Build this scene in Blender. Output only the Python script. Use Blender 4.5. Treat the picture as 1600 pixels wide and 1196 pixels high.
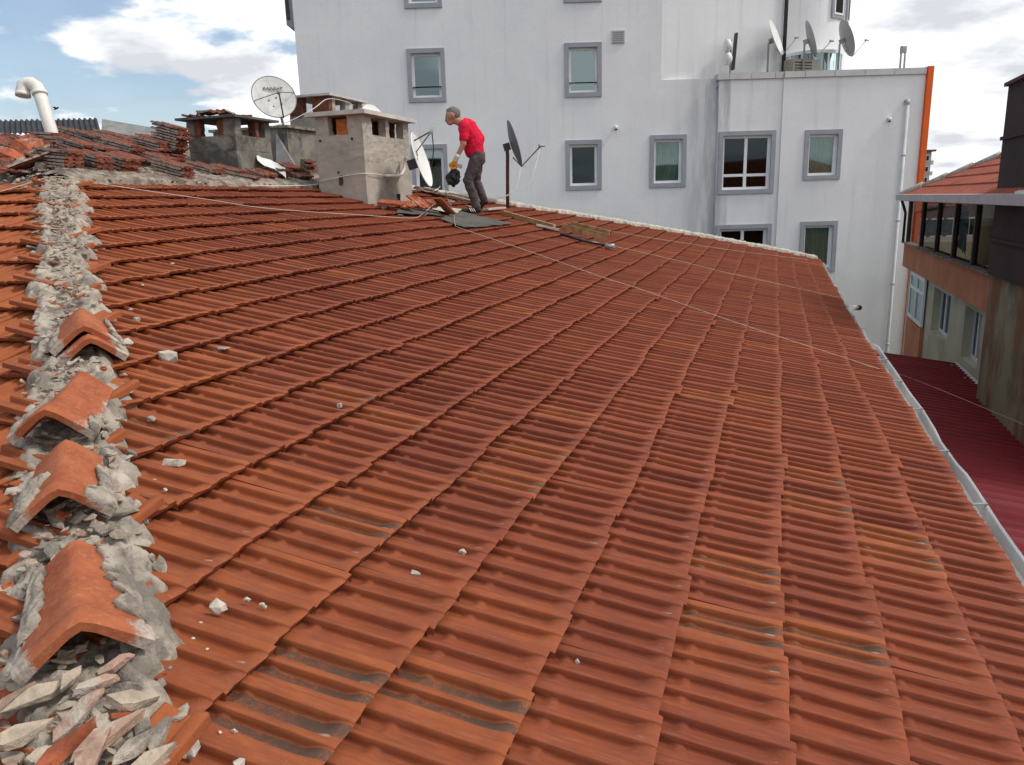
import bpy, bmesh, math, random
from math import sin, cos, tan, pi, radians, sqrt, exp, hypot, atan2
from mathutils import Vector, Matrix, noise

for o in list(bpy.data.objects):
    bpy.data.objects.remove(o)
S = bpy.context.scene
COL = S.collection
random.seed(7)
R = random.Random(11)

# ------------------------------------------------------------------ camera
H0 = 13.5                                   # eye height over the street
FPX, PITCH, ROLL = 1200.0, radians(13.2), -0.028
CF = Vector((0, cos(PITCH), -sin(PITCH)))
_u = Vector((0, sin(PITCH), cos(PITCH)))
_r = Vector((1, 0, 0))
CR = cos(ROLL) * _r + sin(ROLL) * _u
CU = -sin(ROLL) * _r + cos(ROLL) * _u
EYE = Vector((0, 0, H0))
cd = bpy.data.cameras.new('camera')
cam = bpy.data.objects.new('camera', cd)
COL.objects.link(cam)
m3 = Matrix((CR, CU, -CF)).transposed()
cam.matrix_world = Matrix.Translation(EYE) @ m3.to_4x4()
cd.sensor_width = 36.0
cd.lens = 36.0 * FPX / 1600.0
cd.clip_start = 0.05
cd.clip_end = 3000
S.camera = cam

# ------------------------------------------------------------------ sky, sun, exposure
SUN_YAW, SUN_EL = radians(98), radians(50)      # yaw measured from +y towards +x
w = bpy.data.worlds.new('World')
S.world = w
w.use_nodes = True
nt = w.node_tree
nt.nodes.clear()


def N(t, typ, **kw):
    n = t.nodes.new(typ)
    for k, v in kw.items():
        if k == 'inp':
            for kk, vv in v.items():
                n.inputs[kk].default_value = vv
        else:
            setattr(n, k, v)
    return n


def build_sky():
    L = nt.links.new
    sky = N(nt, 'ShaderNodeTexSky', sky_type='NISHITA', sun_disc=False, sun_elevation=SUN_EL,
            sun_rotation=SUN_YAW, altitude=100, air_density=1.0, dust_density=1.6, ozone_density=1.0)
    bg1 = N(nt, 'ShaderNodeBackground', inp={'Strength': 0.12})
    L(sky.outputs[0], bg1.inputs[0])
    tc = N(nt, 'ShaderNodeTexCoord')
    sp = N(nt, 'ShaderNodeSeparateXYZ')
    L(tc.outputs['Generated'], sp.inputs[0])
    zz = N(nt, 'ShaderNodeMath', operation='MAXIMUM', inp={1: 0.0})
    L(sp.outputs[2], zz.inputs[0])
    za = N(nt, 'ShaderNodeMath', operation='ADD', inp={1: 0.22})
    L(zz.outputs[0], za.inputs[0])
    dx = N(nt, 'ShaderNodeMath', operation='DIVIDE')
    dy = N(nt, 'ShaderNodeMath', operation='DIVIDE')
    L(sp.outputs[0], dx.inputs[0]); L(za.outputs[0], dx.inputs[1])
    L(sp.outputs[1], dy.inputs[0]); L(za.outputs[0], dy.inputs[1])
    cb = N(nt, 'ShaderNodeCombineXYZ', inp={2: 9.2})
    L(dx.outputs[0], cb.inputs[0]); L(dy.outputs[0], cb.inputs[1])
    n1 = N(nt, 'ShaderNodeTexNoise', inp={'Scale': 1.9, 'Detail': 10.0, 'Roughness': 0.52, 'Distortion': 0.1})
    L(cb.outputs[0], n1.inputs[0])
    # cover grows towards the sun's side of the sky
    ax = N(nt, 'ShaderNodeMath', operation='MULTIPLY_ADD', inp={1: 0.34, 2: 0.168})
    L(sp.outputs[0], ax.inputs[0])
    cl0 = N(nt, 'ShaderNodeMath', operation='ADD')
    L(n1.outputs[0], cl0.inputs[0]); L(ax.outputs[0], cl0.inputs[1])
    rp = N(nt, 'ShaderNodeMapRange', interpolation_type='SMOOTHSTEP', inp={1: 0.485, 2: 0.56, 3: 0.08, 4: 1.0})
    L(cl0.outputs[0], rp.inputs[0])
    # grey undersides of the thick clouds
    n2 = N(nt, 'ShaderNodeTexNoise', inp={'Scale': 2.6, 'Detail': 6.0, 'Roughness': 0.55})
    L(cb.outputs[0], n2.inputs[0])
    cr = N(nt, 'ShaderNodeValToRGB')
    cr.color_ramp.elements[0].position = 0.36
    cr.color_ramp.elements[0].color = (0.58, 0.60, 0.64, 1)
    cr.color_ramp.elements[1].position = 0.52
    cr.color_ramp.elements[1].color = (0.95, 0.96, 0.97, 1)
    L(n2.outputs[0], cr.inputs[0])
    bg2 = N(nt, 'ShaderNodeBackground', inp={'Strength': 1.0})
    L(cr.outputs[0], bg2.inputs[0])
    mx = N(nt, 'ShaderNodeMixShader')
    L(rp.outputs[0], mx.inputs[0]); L(bg1.outputs[0], mx.inputs[1]); L(bg2.outputs[0], mx.inputs[2])
    out = N(nt, 'ShaderNodeOutputWorld')
    L(mx.outputs[0], out.inputs[0])


build_sky()
sd = bpy.data.lights.new('sun', 'SUN')
sd.energy = 2.0
sd.angle = radians(10)
sd.color = (1.0, 0.95, 0.88)
sun = bpy.data.objects.new('sun', sd)
COL.objects.link(sun)
sdir = Vector((sin(SUN_YAW) * cos(SUN_EL), cos(SUN_YAW) * cos(SUN_EL), sin(SUN_EL)))
sun.rotation_euler = sdir.to_track_quat('Z', 'Y').to_euler()
sun.location = (8, -6, H0 + 20)
S.view_settings.view_transform = 'Standard'
S.view_settings.look = 'None'
S.view_settings.exposure = 0.32
S.view_settings.gamma = 1.0
S.view_settings.use_curve_mapping = False


# ------------------------------------------------------------------ geometry of the roof (u down the slope, v along the courses)
PSI = 0.3292688631397089
UD = Vector((cos(PSI), -sin(PSI), 0))
VD = Vector((sin(PSI), cos(PSI), 0))
TW, TL, S0 = 0.2025, 0.335, -2.58098
ZC = [-1.430185, -0.223196, 0.016961, 0.0097319, -0.0048393, -0.00188404, 0.00021455, -0.00089611, 0.00004231777, 0.0000870097]
ZT = [(0, 0), (1, 0), (0, 1), (2, 0), (1, 1), (0, 2), (3, 0), (2, 1), (1, 2), (0, 3)]
UTOP = -6.3


def zA(u, v):
    v = max(-1.5, min(20.5, v))
    ue = max(UTOP, min(1.5, u))
    z = sum(c * ue ** a * v ** b for c, (a, b) in zip(ZC, ZT))
    if u < UTOP:
        z += -0.275 * (u - UTOP)
    elif u > 1.5:
        z += -0.22 * (u - 1.5)
    return z


def hipn(v):                    # near hip: u of the hip line at v
    return -6.11 - (v - 5.48) / 0.929


def hipn_v(u):
    return 5.48 - (u + 6.11) * 0.929


def hipf_v(u):                  # far hip: v of the hip line at u
    return 16.03 + (u + 3.14) * 0.868


def hipf(v):
    return -3.14 + (v - 16.03) / 0.868


URIDGE = -9.1


def zroof(u, v):
    u2 = max(u, URIDGE)
    z = zA(u2, v)
    if v < hipn_v(u2):
        z = min(z, zA(hipn(v), v))
    if v > hipf_v(u2):
        z = min(z, zA(hipf(v), v))
    if u < URIDGE:
        z = min(z, zA(URIDGE, v) + 0.27 * (u - URIDGE))
    return z


def P(u, v, dz=0.0):
    q = UD * u + VD * v
    return Vector((q.x, q.y, H0 + zroof(u, v) + dz))


def UVZ(u, v, z):               # z relative to the eye
    q = UD * u + VD * v
    return Vector((q.x, q.y, H0 + z))


def ray(px, py):
    return CF + CR * ((px - 800) / FPX) - CU * ((py - 598) / FPX)


def at(px, py, d):
    return EYE + ray(px, py) * d


def at_y(px, py, y):
    r = ray(px, py)
    return EYE + r * (y / r.y)


def at_u(px, py, u):
    r = ray(px, py)
    return EYE + r * (u / r.dot(UD))


def at_z(px, py, z):
    r = ray(px, py)
    return EYE + r * (z / r.z)


def onroof(px, py, dz=0.0):
    r = ray(px, py)
    lo = 0.5
    t = 0.5
    while t < 30:
        q = r * t
        if q.z < zroof(q.dot(UD), q.dot(VD)) + dz:
            break
        lo = t
        t += 0.05
    hi = t
    for _ in range(25):
        m = (lo + hi) / 2
        q = r * m
        if q.z < zroof(q.dot(UD), q.dot(VD)) + dz:
            hi = m
        else:
            lo = m
    return EYE + r * hi


def uv_of(p):
    q = p - EYE
    return q.dot(UD), q.dot(VD)


def u_course(k, v):             # u of the butt line of course k
    s = S0 + k * TL
    lo, hi = -8.5, 2.2
    # arc length from u = 0
    u, acc = 0.0, 0.0
    st = 0.05 if s > 0 else -0.05
    while True:
        dz = zA(u + st, v) - zA(u, v)
        d = hypot(st, dz)
        if acc + d >= abs(s):
            return u + st * (abs(s) - acc) / d
        acc += d
        u += st


# ------------------------------------------------------------------ materials
def new_mat(name):
    m = bpy.data.materials.new(name)
    m.use_nodes = True
    t = m.node_tree
    t.nodes.clear()
    out = N(t, 'ShaderNodeOutputMaterial')
    b = N(t, 'ShaderNodeBsdfPrincipled')
    t.links.new(b.outputs[0], out.inputs[0])
    return m, t, b


def mixc(t, fac, a, b, mode='MIX'):
    n = N(t, 'ShaderNodeMix', data_type='RGBA', blend_type=mode)
    L = t.links.new
    if isinstance(fac, (int, float)):
        n.inputs[0].default_value = fac
    else:
        L(fac, n.inputs[0])
    for i, c in ((6, a), (7, b)):
        if isinstance(c, (tuple, list)):
            n.inputs[i].default_value = (*c[:3], 1)
        else:
            L(c, n.inputs[i])
    return n.outputs[2]


def math_(t, op, a, b=None, c=None):
    n = N(t, 'ShaderNodeMath', operation=op)
    for i, x in enumerate((a, b, c)):
        if x is None:
            continue
        if isinstance(x, (int, float)):
            n.inputs[i].default_value = x
        else:
            t.links.new(x, n.inputs[i])
    return n.outputs[0]


def rng(t, x, a, b, c=0.0, d=1.0, smooth=True):
    n = N(t, 'ShaderNodeMapRange', inp={1: a, 2: b, 3: c, 4: d})
    if smooth:
        n.interpolation_type = 'SMOOTHSTEP'
    t.links.new(x, n.inputs[0])
    return n.outputs[0]


def noise_(t, vec, scale, detail=4.0, rough=0.55, dist=0.0):
    n = N(t, 'ShaderNodeTexNoise', inp={'Scale': scale, 'Detail': detail, 'Roughness': rough, 'Distortion': dist})
    if vec is not None:
        t.links.new(vec, n.inputs['Vector'])
    return n.outputs[0]


def bump(t, b, h, strength=0.4, dist=0.01):
    n = N(t, 'ShaderNodeBump', inp={'Strength': strength, 'Distance': dist})
    t.links.new(h, n.inputs['Height'])
    t.links.new(n.outputs[0], b.inputs['Normal'])


def world_vec(t, sx=1, sy=1, sz=1):
    g = N(t, 'ShaderNodeNewGeometry')
    mp = N(t, 'ShaderNodeMapping', inp={'Scale': (sx, sy, sz)})
    t.links.new(g.outputs['Position'], mp.inputs[0])
    return mp.outputs[0]


def obj_vec(t, sx=1, sy=1, sz=1, rnd=True):
    g = N(t, 'ShaderNodeTexCoord')
    mp = N(t, 'ShaderNodeMapping', inp={'Scale': (sx, sy, sz)})
    t.links.new(g.outputs['Object'], mp.inputs[0])
    if rnd:
        oi = N(t, 'ShaderNodeObjectInfo')
        cb = N(t, 'ShaderNodeCombineXYZ')
        for i, k in enumerate((37.0, 91.0, 53.0)):
            t.links.new(math_(t, 'MULTIPLY', oi.outputs['Random'], k), cb.inputs[i])
        t.links.new(cb.outputs[0], mp.inputs['Location'])
    return mp.outputs[0]


MATS = {}


def simple(name, col, rough=0.7, var=0.15, scale=6.0, spec=0.3, metal=0.0, bmp=0.15, bscale=60.0, world=True, col2=None, patch=0.0, pscale=2.0):
    m, t, b = new_mat(name)
    v = world_vec(t) if world else obj_vec(t)
    n = noise_(t, v, scale, 6, 0.6)
    lo = tuple(c * (1 - var) for c in col)
    hi = tuple(min(1, c * (1 + var)) for c in col)
    c = mixc(t, rng(t, n, 0.3, 0.7), lo, hi)
    if col2:
        n2 = noise_(t, v, pscale, 7, 0.65)
        c = mixc(t, rng(t, n2, 0.62 - patch * 0.3, 0.70 - patch * 0.2), c, col2)
    t.links.new(c, b.inputs['Base Color'])
    b.inputs['Roughness'].default_value = rough
    b.inputs['Specular IOR Level'].default_value = spec
    b.inputs['Metallic'].default_value = metal
    if bmp:
        bump(t, b, noise_(t, v, bscale, 5, 0.6), bmp, 0.01)
    MATS[name] = m
    return m


def tile_material(name, per_object):
    """Clay tile. tone / mould / clip come from the object colour or from a colour attribute."""
    m, t, b = new_mat(name)
    L = t.links.new
    if per_object:
        oi = N(t, 'ShaderNodeObjectInfo')
        colr = oi.outputs['Color']
        vec = obj_vec(t)
        vs = obj_vec(t, 1, 0.07, 1)
    else:
        ca = N(t, 'ShaderNodeVertexColor', layer_name='tone')
        colr = ca.outputs[0]
        vec = world_vec(t)
        vs = vec
    sp = N(t, 'ShaderNodeSeparateColor')
    L(colr, sp.inputs[0])
    tone, mould, warm = sp.outputs[0], sp.outputs[1], sp.outputs[2]
    uv = N(t, 'ShaderNodeUVMap', uv_map='UVMap')
    su = N(t, 'ShaderNodeSeparateXYZ')
    L(uv.outputs[0], su.inputs[0])
    c0 = mixc(t, tone, (0.155, 0.032, 0.015), (0.262, 0.062, 0.024))
    c0 = mixc(t, warm, c0, (0.330, 0.092, 0.028))
    n1 = noise_(t, vec, 9, 6, 0.6)
    c1 = mixc(t, rng(t, n1, 0.3, 0.75), c0, mixc(t, 0.5, c0, (0.13, 0.036, 0.022)))
    n3 = noise_(t, vs, 170, 4, 0.6)
    c1 = mixc(t, rng(t, n3, 0.45, 0.8, 0, 0.28), c1, (0.36, 0.17, 0.10))
    # lime dust, light scuffs
    n4 = noise_(t, vec, 240, 3, 0.7)
    n5 = noise_(t, vec, 14, 3, 0.5)
    dust = math_(t, 'MULTIPLY', rng(t, n4, 0.66, 0.74), rng(t, n5, 0.5, 0.7, 0, 0.5))
    c2 = mixc(t, dust, c1, (0.45, 0.36, 0.30))
    # dark mould growing in the troughs of some tiles, densest where water lingers
    heavy = rng(t, mould, 0.80, 0.95)
    x_ = su.outputs[0]
    sh = math_(t, 'MULTIPLY', math_(t, 'SUBTRACT', 1.0, heavy), 0.07)
    xs_ = math_(t, 'SUBTRACT', x_, sh)
    inb = math_(t, 'MAXIMUM', math_(t, 'MULTIPLY', rng(t, xs_, 0.175, 0.215), rng(t, x_, 0.53, 0.43)),
                math_(t, 'MULTIPLY', rng(t, xs_, 0.622, 0.655), rng(t, x_, 0.88, 0.80)))
    n6 = noise_(t, vec, 210, 5, 0.75)
    n6b = noise_(t, vec, 26, 4, 0.6)
    yy = math_(t, 'MULTIPLY', rng(t, su.outputs[1], 0.05, 0.75, 0.15, 1.0), rng(t, su.outputs[1], 1.0, 0.90, 0.1, 1.0))
    cov = math_(t, 'MULTIPLY', math_(t, 'MULTIPLY', inb, mould), math_(t, 'MAXIMUM', yy, math_(t, 'MULTIPLY', heavy, 0.80)))
    lev = math_(t, 'ADD', math_(t, 'MULTIPLY', cov, 0.62), math_(t, 'MULTIPLY', math_(t, 'SUBTRACT', n6b, 0.5), 0.55))
    mk = rng(t, math_(t, 'ADD', lev, math_(t, 'MULTIPLY', math_(t, 'SUBTRACT', n6, 0.5), 1.2)), 0.31, 0.53)
    mk = math_(t, 'MULTIPLY', mk, rng(t, cov, 0.02, 0.15))
    c3 = mixc(t, math_(t, 'MULTIPLY', mk, 0.88), c2, mixc(t, n6, (0.028, 0.021, 0.017), (0.085, 0.065, 0.050)))
    # pale lime spots left at the butt end
    px = math_(t, 'SUBTRACT', su.outputs[0], math_(t, 'MULTIPLY_ADD', tone, 0.16, 0.42))
    py = math_(t, 'SUBTRACT', su.outputs[1], 0.87)
    dd = math_(t, 'ADD', math_(t, 'MULTIPLY', math_(t, 'MULTIPLY', px, px), 2.4),
               math_(t, 'MULTIPLY', math_(t, 'MULTIPLY', py, py), 1.3))
    spot = math_(t, 'MULTIPLY', rng(t, math_(t, 'ADD', dd, math_(t, 'MULTIPLY', n6, 0.004)), 0.0062, 0.0036), rng(t, n1, 0.45, 0.6, 0.0, 0.65))
    c4 = mixc(t, spot, c3, (0.34, 0.30, 0.25))
    L(c4, b.inputs['Base Color'])
    b.inputs['Roughness'].default_value = 0.78
    b.inputs['Specular IOR Level'].default_value = 0.22
    h = math_(t, 'ADD', math_(t, 'MULTIPLY', n3, 0.5), noise_(t, vec, 160, 4, 0.6))
    bump(t, b, h, 0.22, 0.004)
    MATS[name] = m
    return m


tile_material('clay_tile', True)
tile_material('clay_tile_far', False)
def cap_material():
    m, t, b = new_mat('cap_clay')
    v = obj_vec(t)
    g = N(t, 'ShaderNodeTexCoord')
    s = N(t, 'ShaderNodeSeparateXYZ')
    t.links.new(g.outputs['Object'], s.inputs[0])
    n1 = noise_(t, v, 10, 6, 0.65)
    c = mixc(t, rng(t, n1, 0.3, 0.7), (0.27, 0.070, 0.030), (0.37, 0.115, 0.050))
    n2 = noise_(t, v, 60, 5, 0.7)
    c = mixc(t, rng(t, n2, 0.52, 0.72, 0, 0.4), c, (0.42, 0.28, 0.21))
    # lime smears towards the lower flanks and the rim
    ax = math_(t, 'ABSOLUTE', s.outputs[0])
    k = math_(t, 'ADD', math_(t, 'MULTIPLY', ax, 4.2), math_(t, 'MULTIPLY', noise_(t, v, 13, 7, 0.7), 0.75))
    k2 = math_(t, 'ADD', k, math_(t, 'MULTIPLY', rng(t, s.outputs[1], 0.30, 0.40), 0.10))
    c = mixc(t, rng(t, k2, 0.80, 0.92, 0, 0.85), c, mixc(t, rng(t, n2, 0.35, 0.6), (0.29, 0.255, 0.215), (0.45, 0.41, 0.36)))
    t.links.new(c, b.inputs['Base Color'])
    b.inputs['Roughness'].default_value = 0.85
    b.inputs['Specular IOR Level'].default_value = 0.2
    bump(t, b, math_(t, 'ADD', n2, math_(t, 'MULTIPLY', rng(t, k2, 0.80, 0.92), 0.8)), 0.5, 0.006)
    MATS['cap_clay'] = m


cap_material()
simple('clay_broken', (0.31, 0.085, 0.040), 0.85, 0.35, 14, 0.2, bmp=0.4, bscale=90, world=True, col2=(0.36, 0.31, 0.26), patch=0.25, pscale=9)
simple('tile_edge_grimy', (0.30, 0.25, 0.215), 0.9, 0.4, 30, 0.1, bmp=0.3, world=True, col2=(0.10, 0.075, 0.065), patch=0.3, pscale=14)
simple('stack_clay', (0.20, 0.068, 0.043), 0.85, 0.45, 22, 0.15, bmp=0.4, bscale=70, world=True, col2=(0.07, 0.045, 0.036), patch=0.3, pscale=7)
simple('mortar', (0.37, 0.32, 0.265), 0.95, 0.32, 14, 0.1, bmp=1.0, bscale=55, col2=(0.19, 0.165, 0.14), patch=0.45, pscale=7)
simple('shard_beige', (0.40, 0.33, 0.255), 0.95, 0.25, 18, 0.1, bmp=0.8, bscale=70, col2=(0.30, 0.21, 0.16), patch=0.3, pscale=9)
simple('shard_pink', (0.36, 0.235, 0.18), 0.95, 0.25, 18, 0.1, bmp=0.8, bscale=70, col2=(0.42, 0.37, 0.31), patch=0.4, pscale=9)
simple('mortar_pale', (0.43, 0.395, 0.345), 0.95, 0.25, 14, 0.1, bmp=0.7, bscale=40, col2=(0.40, 0.36, 0.31), patch=0.2, pscale=4)
simple('mortar_bed', (0.235, 0.20, 0.165), 0.95, 0.4, 9, 0.1, bmp=1.0, bscale=30, col2=(0.12, 0.085, 0.07), patch=0.45, pscale=5)
simple('render_grey', (0.36, 0.325, 0.28), 0.93, 0.14, 2.2, 0.15, bmp=0.35, bscale=35, col2=(0.27, 0.245, 0.21), patch=0.3, pscale=1.6)
simple('render_dark', (0.19, 0.175, 0.15), 0.93, 0.3, 3, 0.15, bmp=0.5, bscale=30, col2=(0.09, 0.085, 0.08), patch=0.5, pscale=2.2)
simple('concrete_cap', (0.50, 0.46, 0.43), 0.85, 0.12, 4, 0.2, bmp=0.2)
simple('slab_dark', (0.10, 0.095, 0.09), 0.85, 0.3, 7, 0.2, bmp=0.3)
simple('brick_orange', (0.42, 0.13, 0.035), 0.85, 0.25, 15, 0.2, bmp=0.4)
simple('brick_red', (0.15, 0.055, 0.035), 0.9, 0.35, 18, 0.2, bmp=0.5)
simple('soot', (0.035, 0.025, 0.02), 0.95, 0.3, 8, 0.1)
simple('wood', (0.26, 0.155, 0.075), 0.8, 0.3, 9, 0.25, bmp=0.3, bscale=50)
simple('wood_end', (0.46, 0.34, 0.22), 0.85, 0.2, 20, 0.2)
simple('felt', (0.085, 0.080, 0.072), 0.92, 0.25, 5, 0.2, bmp=0.4, bscale=80)
simple('black_plastic', (0.014, 0.014, 0.016), 0.32, 0.2, 6, 0.5, bmp=0.5, bscale=22)
simple('pvc_white', (0.68, 0.66, 0.61), 0.45, 0.06, 5, 0.4, bmp=0.05)
simple('dish_white', (0.72, 0.72, 0.70), 0.5, 0.06, 5, 0.4, bmp=0.05)
simple('dish_dark', (0.16, 0.16, 0.165), 0.55, 0.1, 5, 0.4, bmp=0.05)
simple('dish_grey', (0.36, 0.36, 0.36), 0.55, 0.1, 5, 0.4, bmp=0.05)
simple('metal_grey', (0.30, 0.30, 0.30), 0.5, 0.15, 8, 0.4, metal=0.4, bmp=0.1)
simple('metal_black', (0.03, 0.03, 0.032), 0.5, 0.2, 8, 0.4, bmp=0.1)
simple('rust_pipe', (0.085, 0.035, 0.028), 0.75, 0.4, 20, 0.3, bmp=0.3)
simple('gutter_metal', (0.70, 0.69, 0.66), 0.55, 0.12, 2.5, 0.4, bmp=0.15, bscale=9, col2=(0.16, 0.13, 0.11), patch=0.05, pscale=3)
simple('rope', (0.46, 0.37, 0.29), 0.9, 0.15, 30, 0.1)
simple('cable_white', (0.60, 0.59, 0.55), 0.6, 0.08, 10, 0.3)
simple('cable_black', (0.02, 0.02, 0.02), 0.6, 0.08, 10, 0.3)
simple('underlay', (0.030, 0.018, 0.014), 0.95, 0.3, 6, 0.1)
simple('asphalt', (0.05, 0.05, 0.05), 0.9, 0.2, 1, 0.2)
simple('surround_grey', (0.30, 0.315, 0.345), 0.8, 0.08, 3, 0.25, bmp=0.12)
simple('frame_white', (0.72, 0.73, 0.74), 0.4, 0.04, 5, 0.4, bmp=0.0)
simple('coping_grey', (0.52, 0.52, 0.52), 0.7, 0.08, 3, 0.3, bmp=0.1)
simple('orange_paint', (0.68, 0.110, 0.010), 0.6, 0.06, 2, 0.3, bmp=0.05)
simple('salmon', (0.46, 0.195, 0.105), 0.9, 0.12, 1.6, 0.15, bmp=0.2, col2=(0.37, 0.155, 0.085), patch=0.3, pscale=1.2)
simple('green_wall', (0.47, 0.46, 0.345), 0.9, 0.10, 1.2, 0.15, bmp=0.2, col2=(0.38, 0.37, 0.275), patch=0.3, pscale=0.9)
simple('brown_frame', (0.045, 0.030, 0.026), 0.6, 0.2, 5, 0.3)
simple('inside_wall', (0.34, 0.32, 0.25), 0.9, 0.1, 2, 0.1)
simple('dark_inside', (0.020, 0.020, 0.020), 0.9, 0.1, 2, 0.1)
simple('curtain', (0.55, 0.57, 0.50), 0.9, 0.08, 3, 0.1)
simple('cloth_black', (0.012, 0.011, 0.012), 0.95, 0.2, 9, 0.1)
simple('maroon_wall', (0.17, 0.055, 0.05), 0.9, 0.12, 0.4, 0.1)
simple('pale_wall', (0.48, 0.44, 0.40), 0.9, 0.1, 0.3, 0.1)
simple('tower_grey', (0.33, 0.32, 0.30), 0.9, 0.1, 0.1, 0.1)
simple('roof_red_far', (0.28, 0.070, 0.040), 0.85, 0.3, 4, 0.2, bmp=0.3)
simple('sheet_grey', (0.24, 0.24, 0.235), 0.7, 0.2, 6, 0.3)
simple('sheet_black', (0.030, 0.032, 0.036), 0.75, 0.25, 6, 0.3)
simple('skin', (0.42, 0.21, 0.135), 0.6, 0.08, 30, 0.35, bmp=0.05, world=False)
simple('hair_grey', (0.17, 0.155, 0.14), 0.9, 0.35, 70, 0.2, bmp=0.6, bscale=180, world=False)
simple('shirt_red', (0.60, 0.012, 0.045), 0.85, 0.10, 10, 0.15, bmp=0.35, bscale=12, world=False)
simple('trouser_grey', (0.080, 0.062, 0.066), 0.9, 0.15, 14, 0.15, bmp=0.6, bscale=12, world=False)
simple('glove_orange', (0.62, 0.24, 0.02), 0.7, 0.15, 20, 0.25, world=False)
simple('glove_cuff', (0.60, 0.57, 0.50), 0.9, 0.1, 20, 0.1, world=False)
simple('shoe_black', (0.016, 0.016, 0.018), 0.6, 0.2, 15, 0.35, world=False)
simple('ink', (0.03, 0.03, 0.05), 0.7, 0.1, 9, 0.2)


def wall_material():
    m, t, b = new_mat('white_wall')
    v = world_vec(t)
    n1 = noise_(t, v, 0.7, 6, 0.6)
    c = mixc(t, rng(t, n1, 0.3, 0.7), (0.70, 0.71, 0.725), (0.77, 0.775, 0.78))
    vs = world_vec(t, 5.0, 5.0, 0.22)
    n2 = noise_(t, vs, 1.0, 5, 0.6)
    c = mixc(t, rng(t, n2, 0.52, 0.80, 0, 0.35), c, (0.42, 0.43, 0.44))
    n3 = noise_(t, v, 9, 4, 0.65)
    c = mixc(t, rng(t, n3, 0.45, 0.8, 0, 0.12), c, (0.40, 0.40, 0.40))
    # damp stain running down below the end of the wing's parapet
    g = N(t, 'ShaderNodeNewGeometry')
    s = N(t, 'ShaderNodeSeparateXYZ')
    t.links.new(g.outputs['Position'], s.inputs[0])
    vd = world_vec(t, 2.0, 2.0, 0.25)
    n5 = noise_(t, vd, 1.0, 7, 0.68)
    mk = math_(t, 'MULTIPLY', rng(t, s.outputs[0], 4.7, 6.3), rng(t, s.outputs[0], 6.68, 6.62))
    mk = math_(t, 'MULTIPLY', mk, rng(t, s.outputs[2], 18.0, 16.6))
    mk = math_(t, 'MULTIPLY', mk, rng(t, n5, 0.34, 0.60))
    c = mixc(t, math_(t, 'MULTIPLY', mk, 0.8), c, (0.36, 0.37, 0.38))
    # patch repairs and grime
    n7 = noise_(t, v, 0.35, 3, 0.5)
    c = mixc(t, rng(t, n7, 0.55, 0.58, 0, 0.10), c, (0.55, 0.56, 0.58))
    t.links.new(c, b.inputs['Base Color'])
    b.inputs['Roughness'].default_value = 0.88
    b.inputs['Specular IOR Level'].default_value = 0.2
    # faint block joints telegraphing through the paint
    bk = N(t, 'ShaderNodeTexBrick', inp={'Scale': 1.0, 'Mortar Size': 0.012, 'Brick Width': 0.6, 'Row Height': 0.3, 'Mortar Smooth': 1.0})
    mp = N(t, 'ShaderNodeMapping', inp={'Rotation': (radians(90), 0, 0)})
    t.links.new(v, mp.inputs[0])
    t.links.new(mp.outputs[0], bk.inputs[0])
    h = math_(t, 'ADD', math_(t, 'MULTIPLY', noise_(t, v, 14, 5, 0.65), 0.6), math_(t, 'MULTIPLY', bk.outputs[1], -0.12))
    bump(t, b, h, 0.18, 0.03)
    MATS['white_wall'] = m


wall_material()


def glass_material(name, tint, refl, alpha):
    m = bpy.data.materials.new(name)
    m.use_nodes = True
    t = m.node_tree
    t.nodes.clear()
    L = t.links.new
    out = N(t, 'ShaderNodeOutputMaterial')
    tr = N(t, 'ShaderNodeBsdfTransparent', inp={'Color': (*tint, 1)})
    gl = N(t, 'ShaderNodeBsdfGlossy', inp={'Color': (0.72, 0.88, 0.90, 1), 'Roughness': 0.03})
    fr = N(t, 'ShaderNodeFresnel', inp={'IOR': 1.5 if alpha == 1 else 1.12})
    mx = N(t, 'ShaderNodeMixShader')
    if alpha:
        L(math_(t, 'MINIMUM', math_(t, 'ADD', fr.outputs[0], refl), 1.0), mx.inputs[0])
    else:
        mx.inputs[0].default_value = refl
    L(tr.outputs[0], mx.inputs[1])
    L(gl.outputs[0], mx.inputs[2])
    L(mx.outputs[0], out.inputs[0])
    MATS[name] = m


glass_material('pane_teal', (0.35, 0.42, 0.42), 0.18, 1)
glass_material('pane_dark', (0.25, 0.28, 0.28), 0.0, 1)
glass_material('pane_clear', (0.74, 0.82, 0.80), 0.04, 1)
glass_material('pane_balcony', (0.66, 0.62, 0.58), 0.06, 0)


def stained_clay(name, base, rust, dark):
    m, t, b = new_mat(name)
    vs = world_vec(t, 1.6, 1.6, 0.55)
    v = world_vec(t)
    n = noise_(t, vs, 1.0, 7, 0.65)
    c = mixc(t, rng(t, n, 0.42, 0.62), base, rust)
    n2 = noise_(t, v, 1.1, 7, 0.7)
    c = mixc(t, rng(t, n2, 0.48, 0.66), c, dark)
    t.links.new(c, b.inputs['Base Color'])
    b.inputs['Roughness'].default_value = 0.85
    bump(t, b, noise_(t, v, 20, 5), 0.3, 0.02)
    MATS[name] = m


stained_clay('olive_rust', (0.25, 0.225, 0.135), (0.17, 0.075, 0.03), (0.10, 0.105, 0.07))
stained_clay('rust_sheet', (0.022, 0.013, 0.012), (0.035, 0.013, 0.009), (0.012, 0.008, 0.008))
stained_clay('dish_weathered', (0.62, 0.62, 0.60), (0.40, 0.40, 0.385), (0.50, 0.49, 0.45))
simple('red_sheet', (0.140, 0.010, 0.015), 0.6, 0.12, 1.5, 0.2, bmp=0.08, bscale=20)
simple('grey_mould_cap', (0.40, 0.37, 0.33), 0.95, 0.2, 20, 0.1, bmp=0.8, bscale=60)


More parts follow.
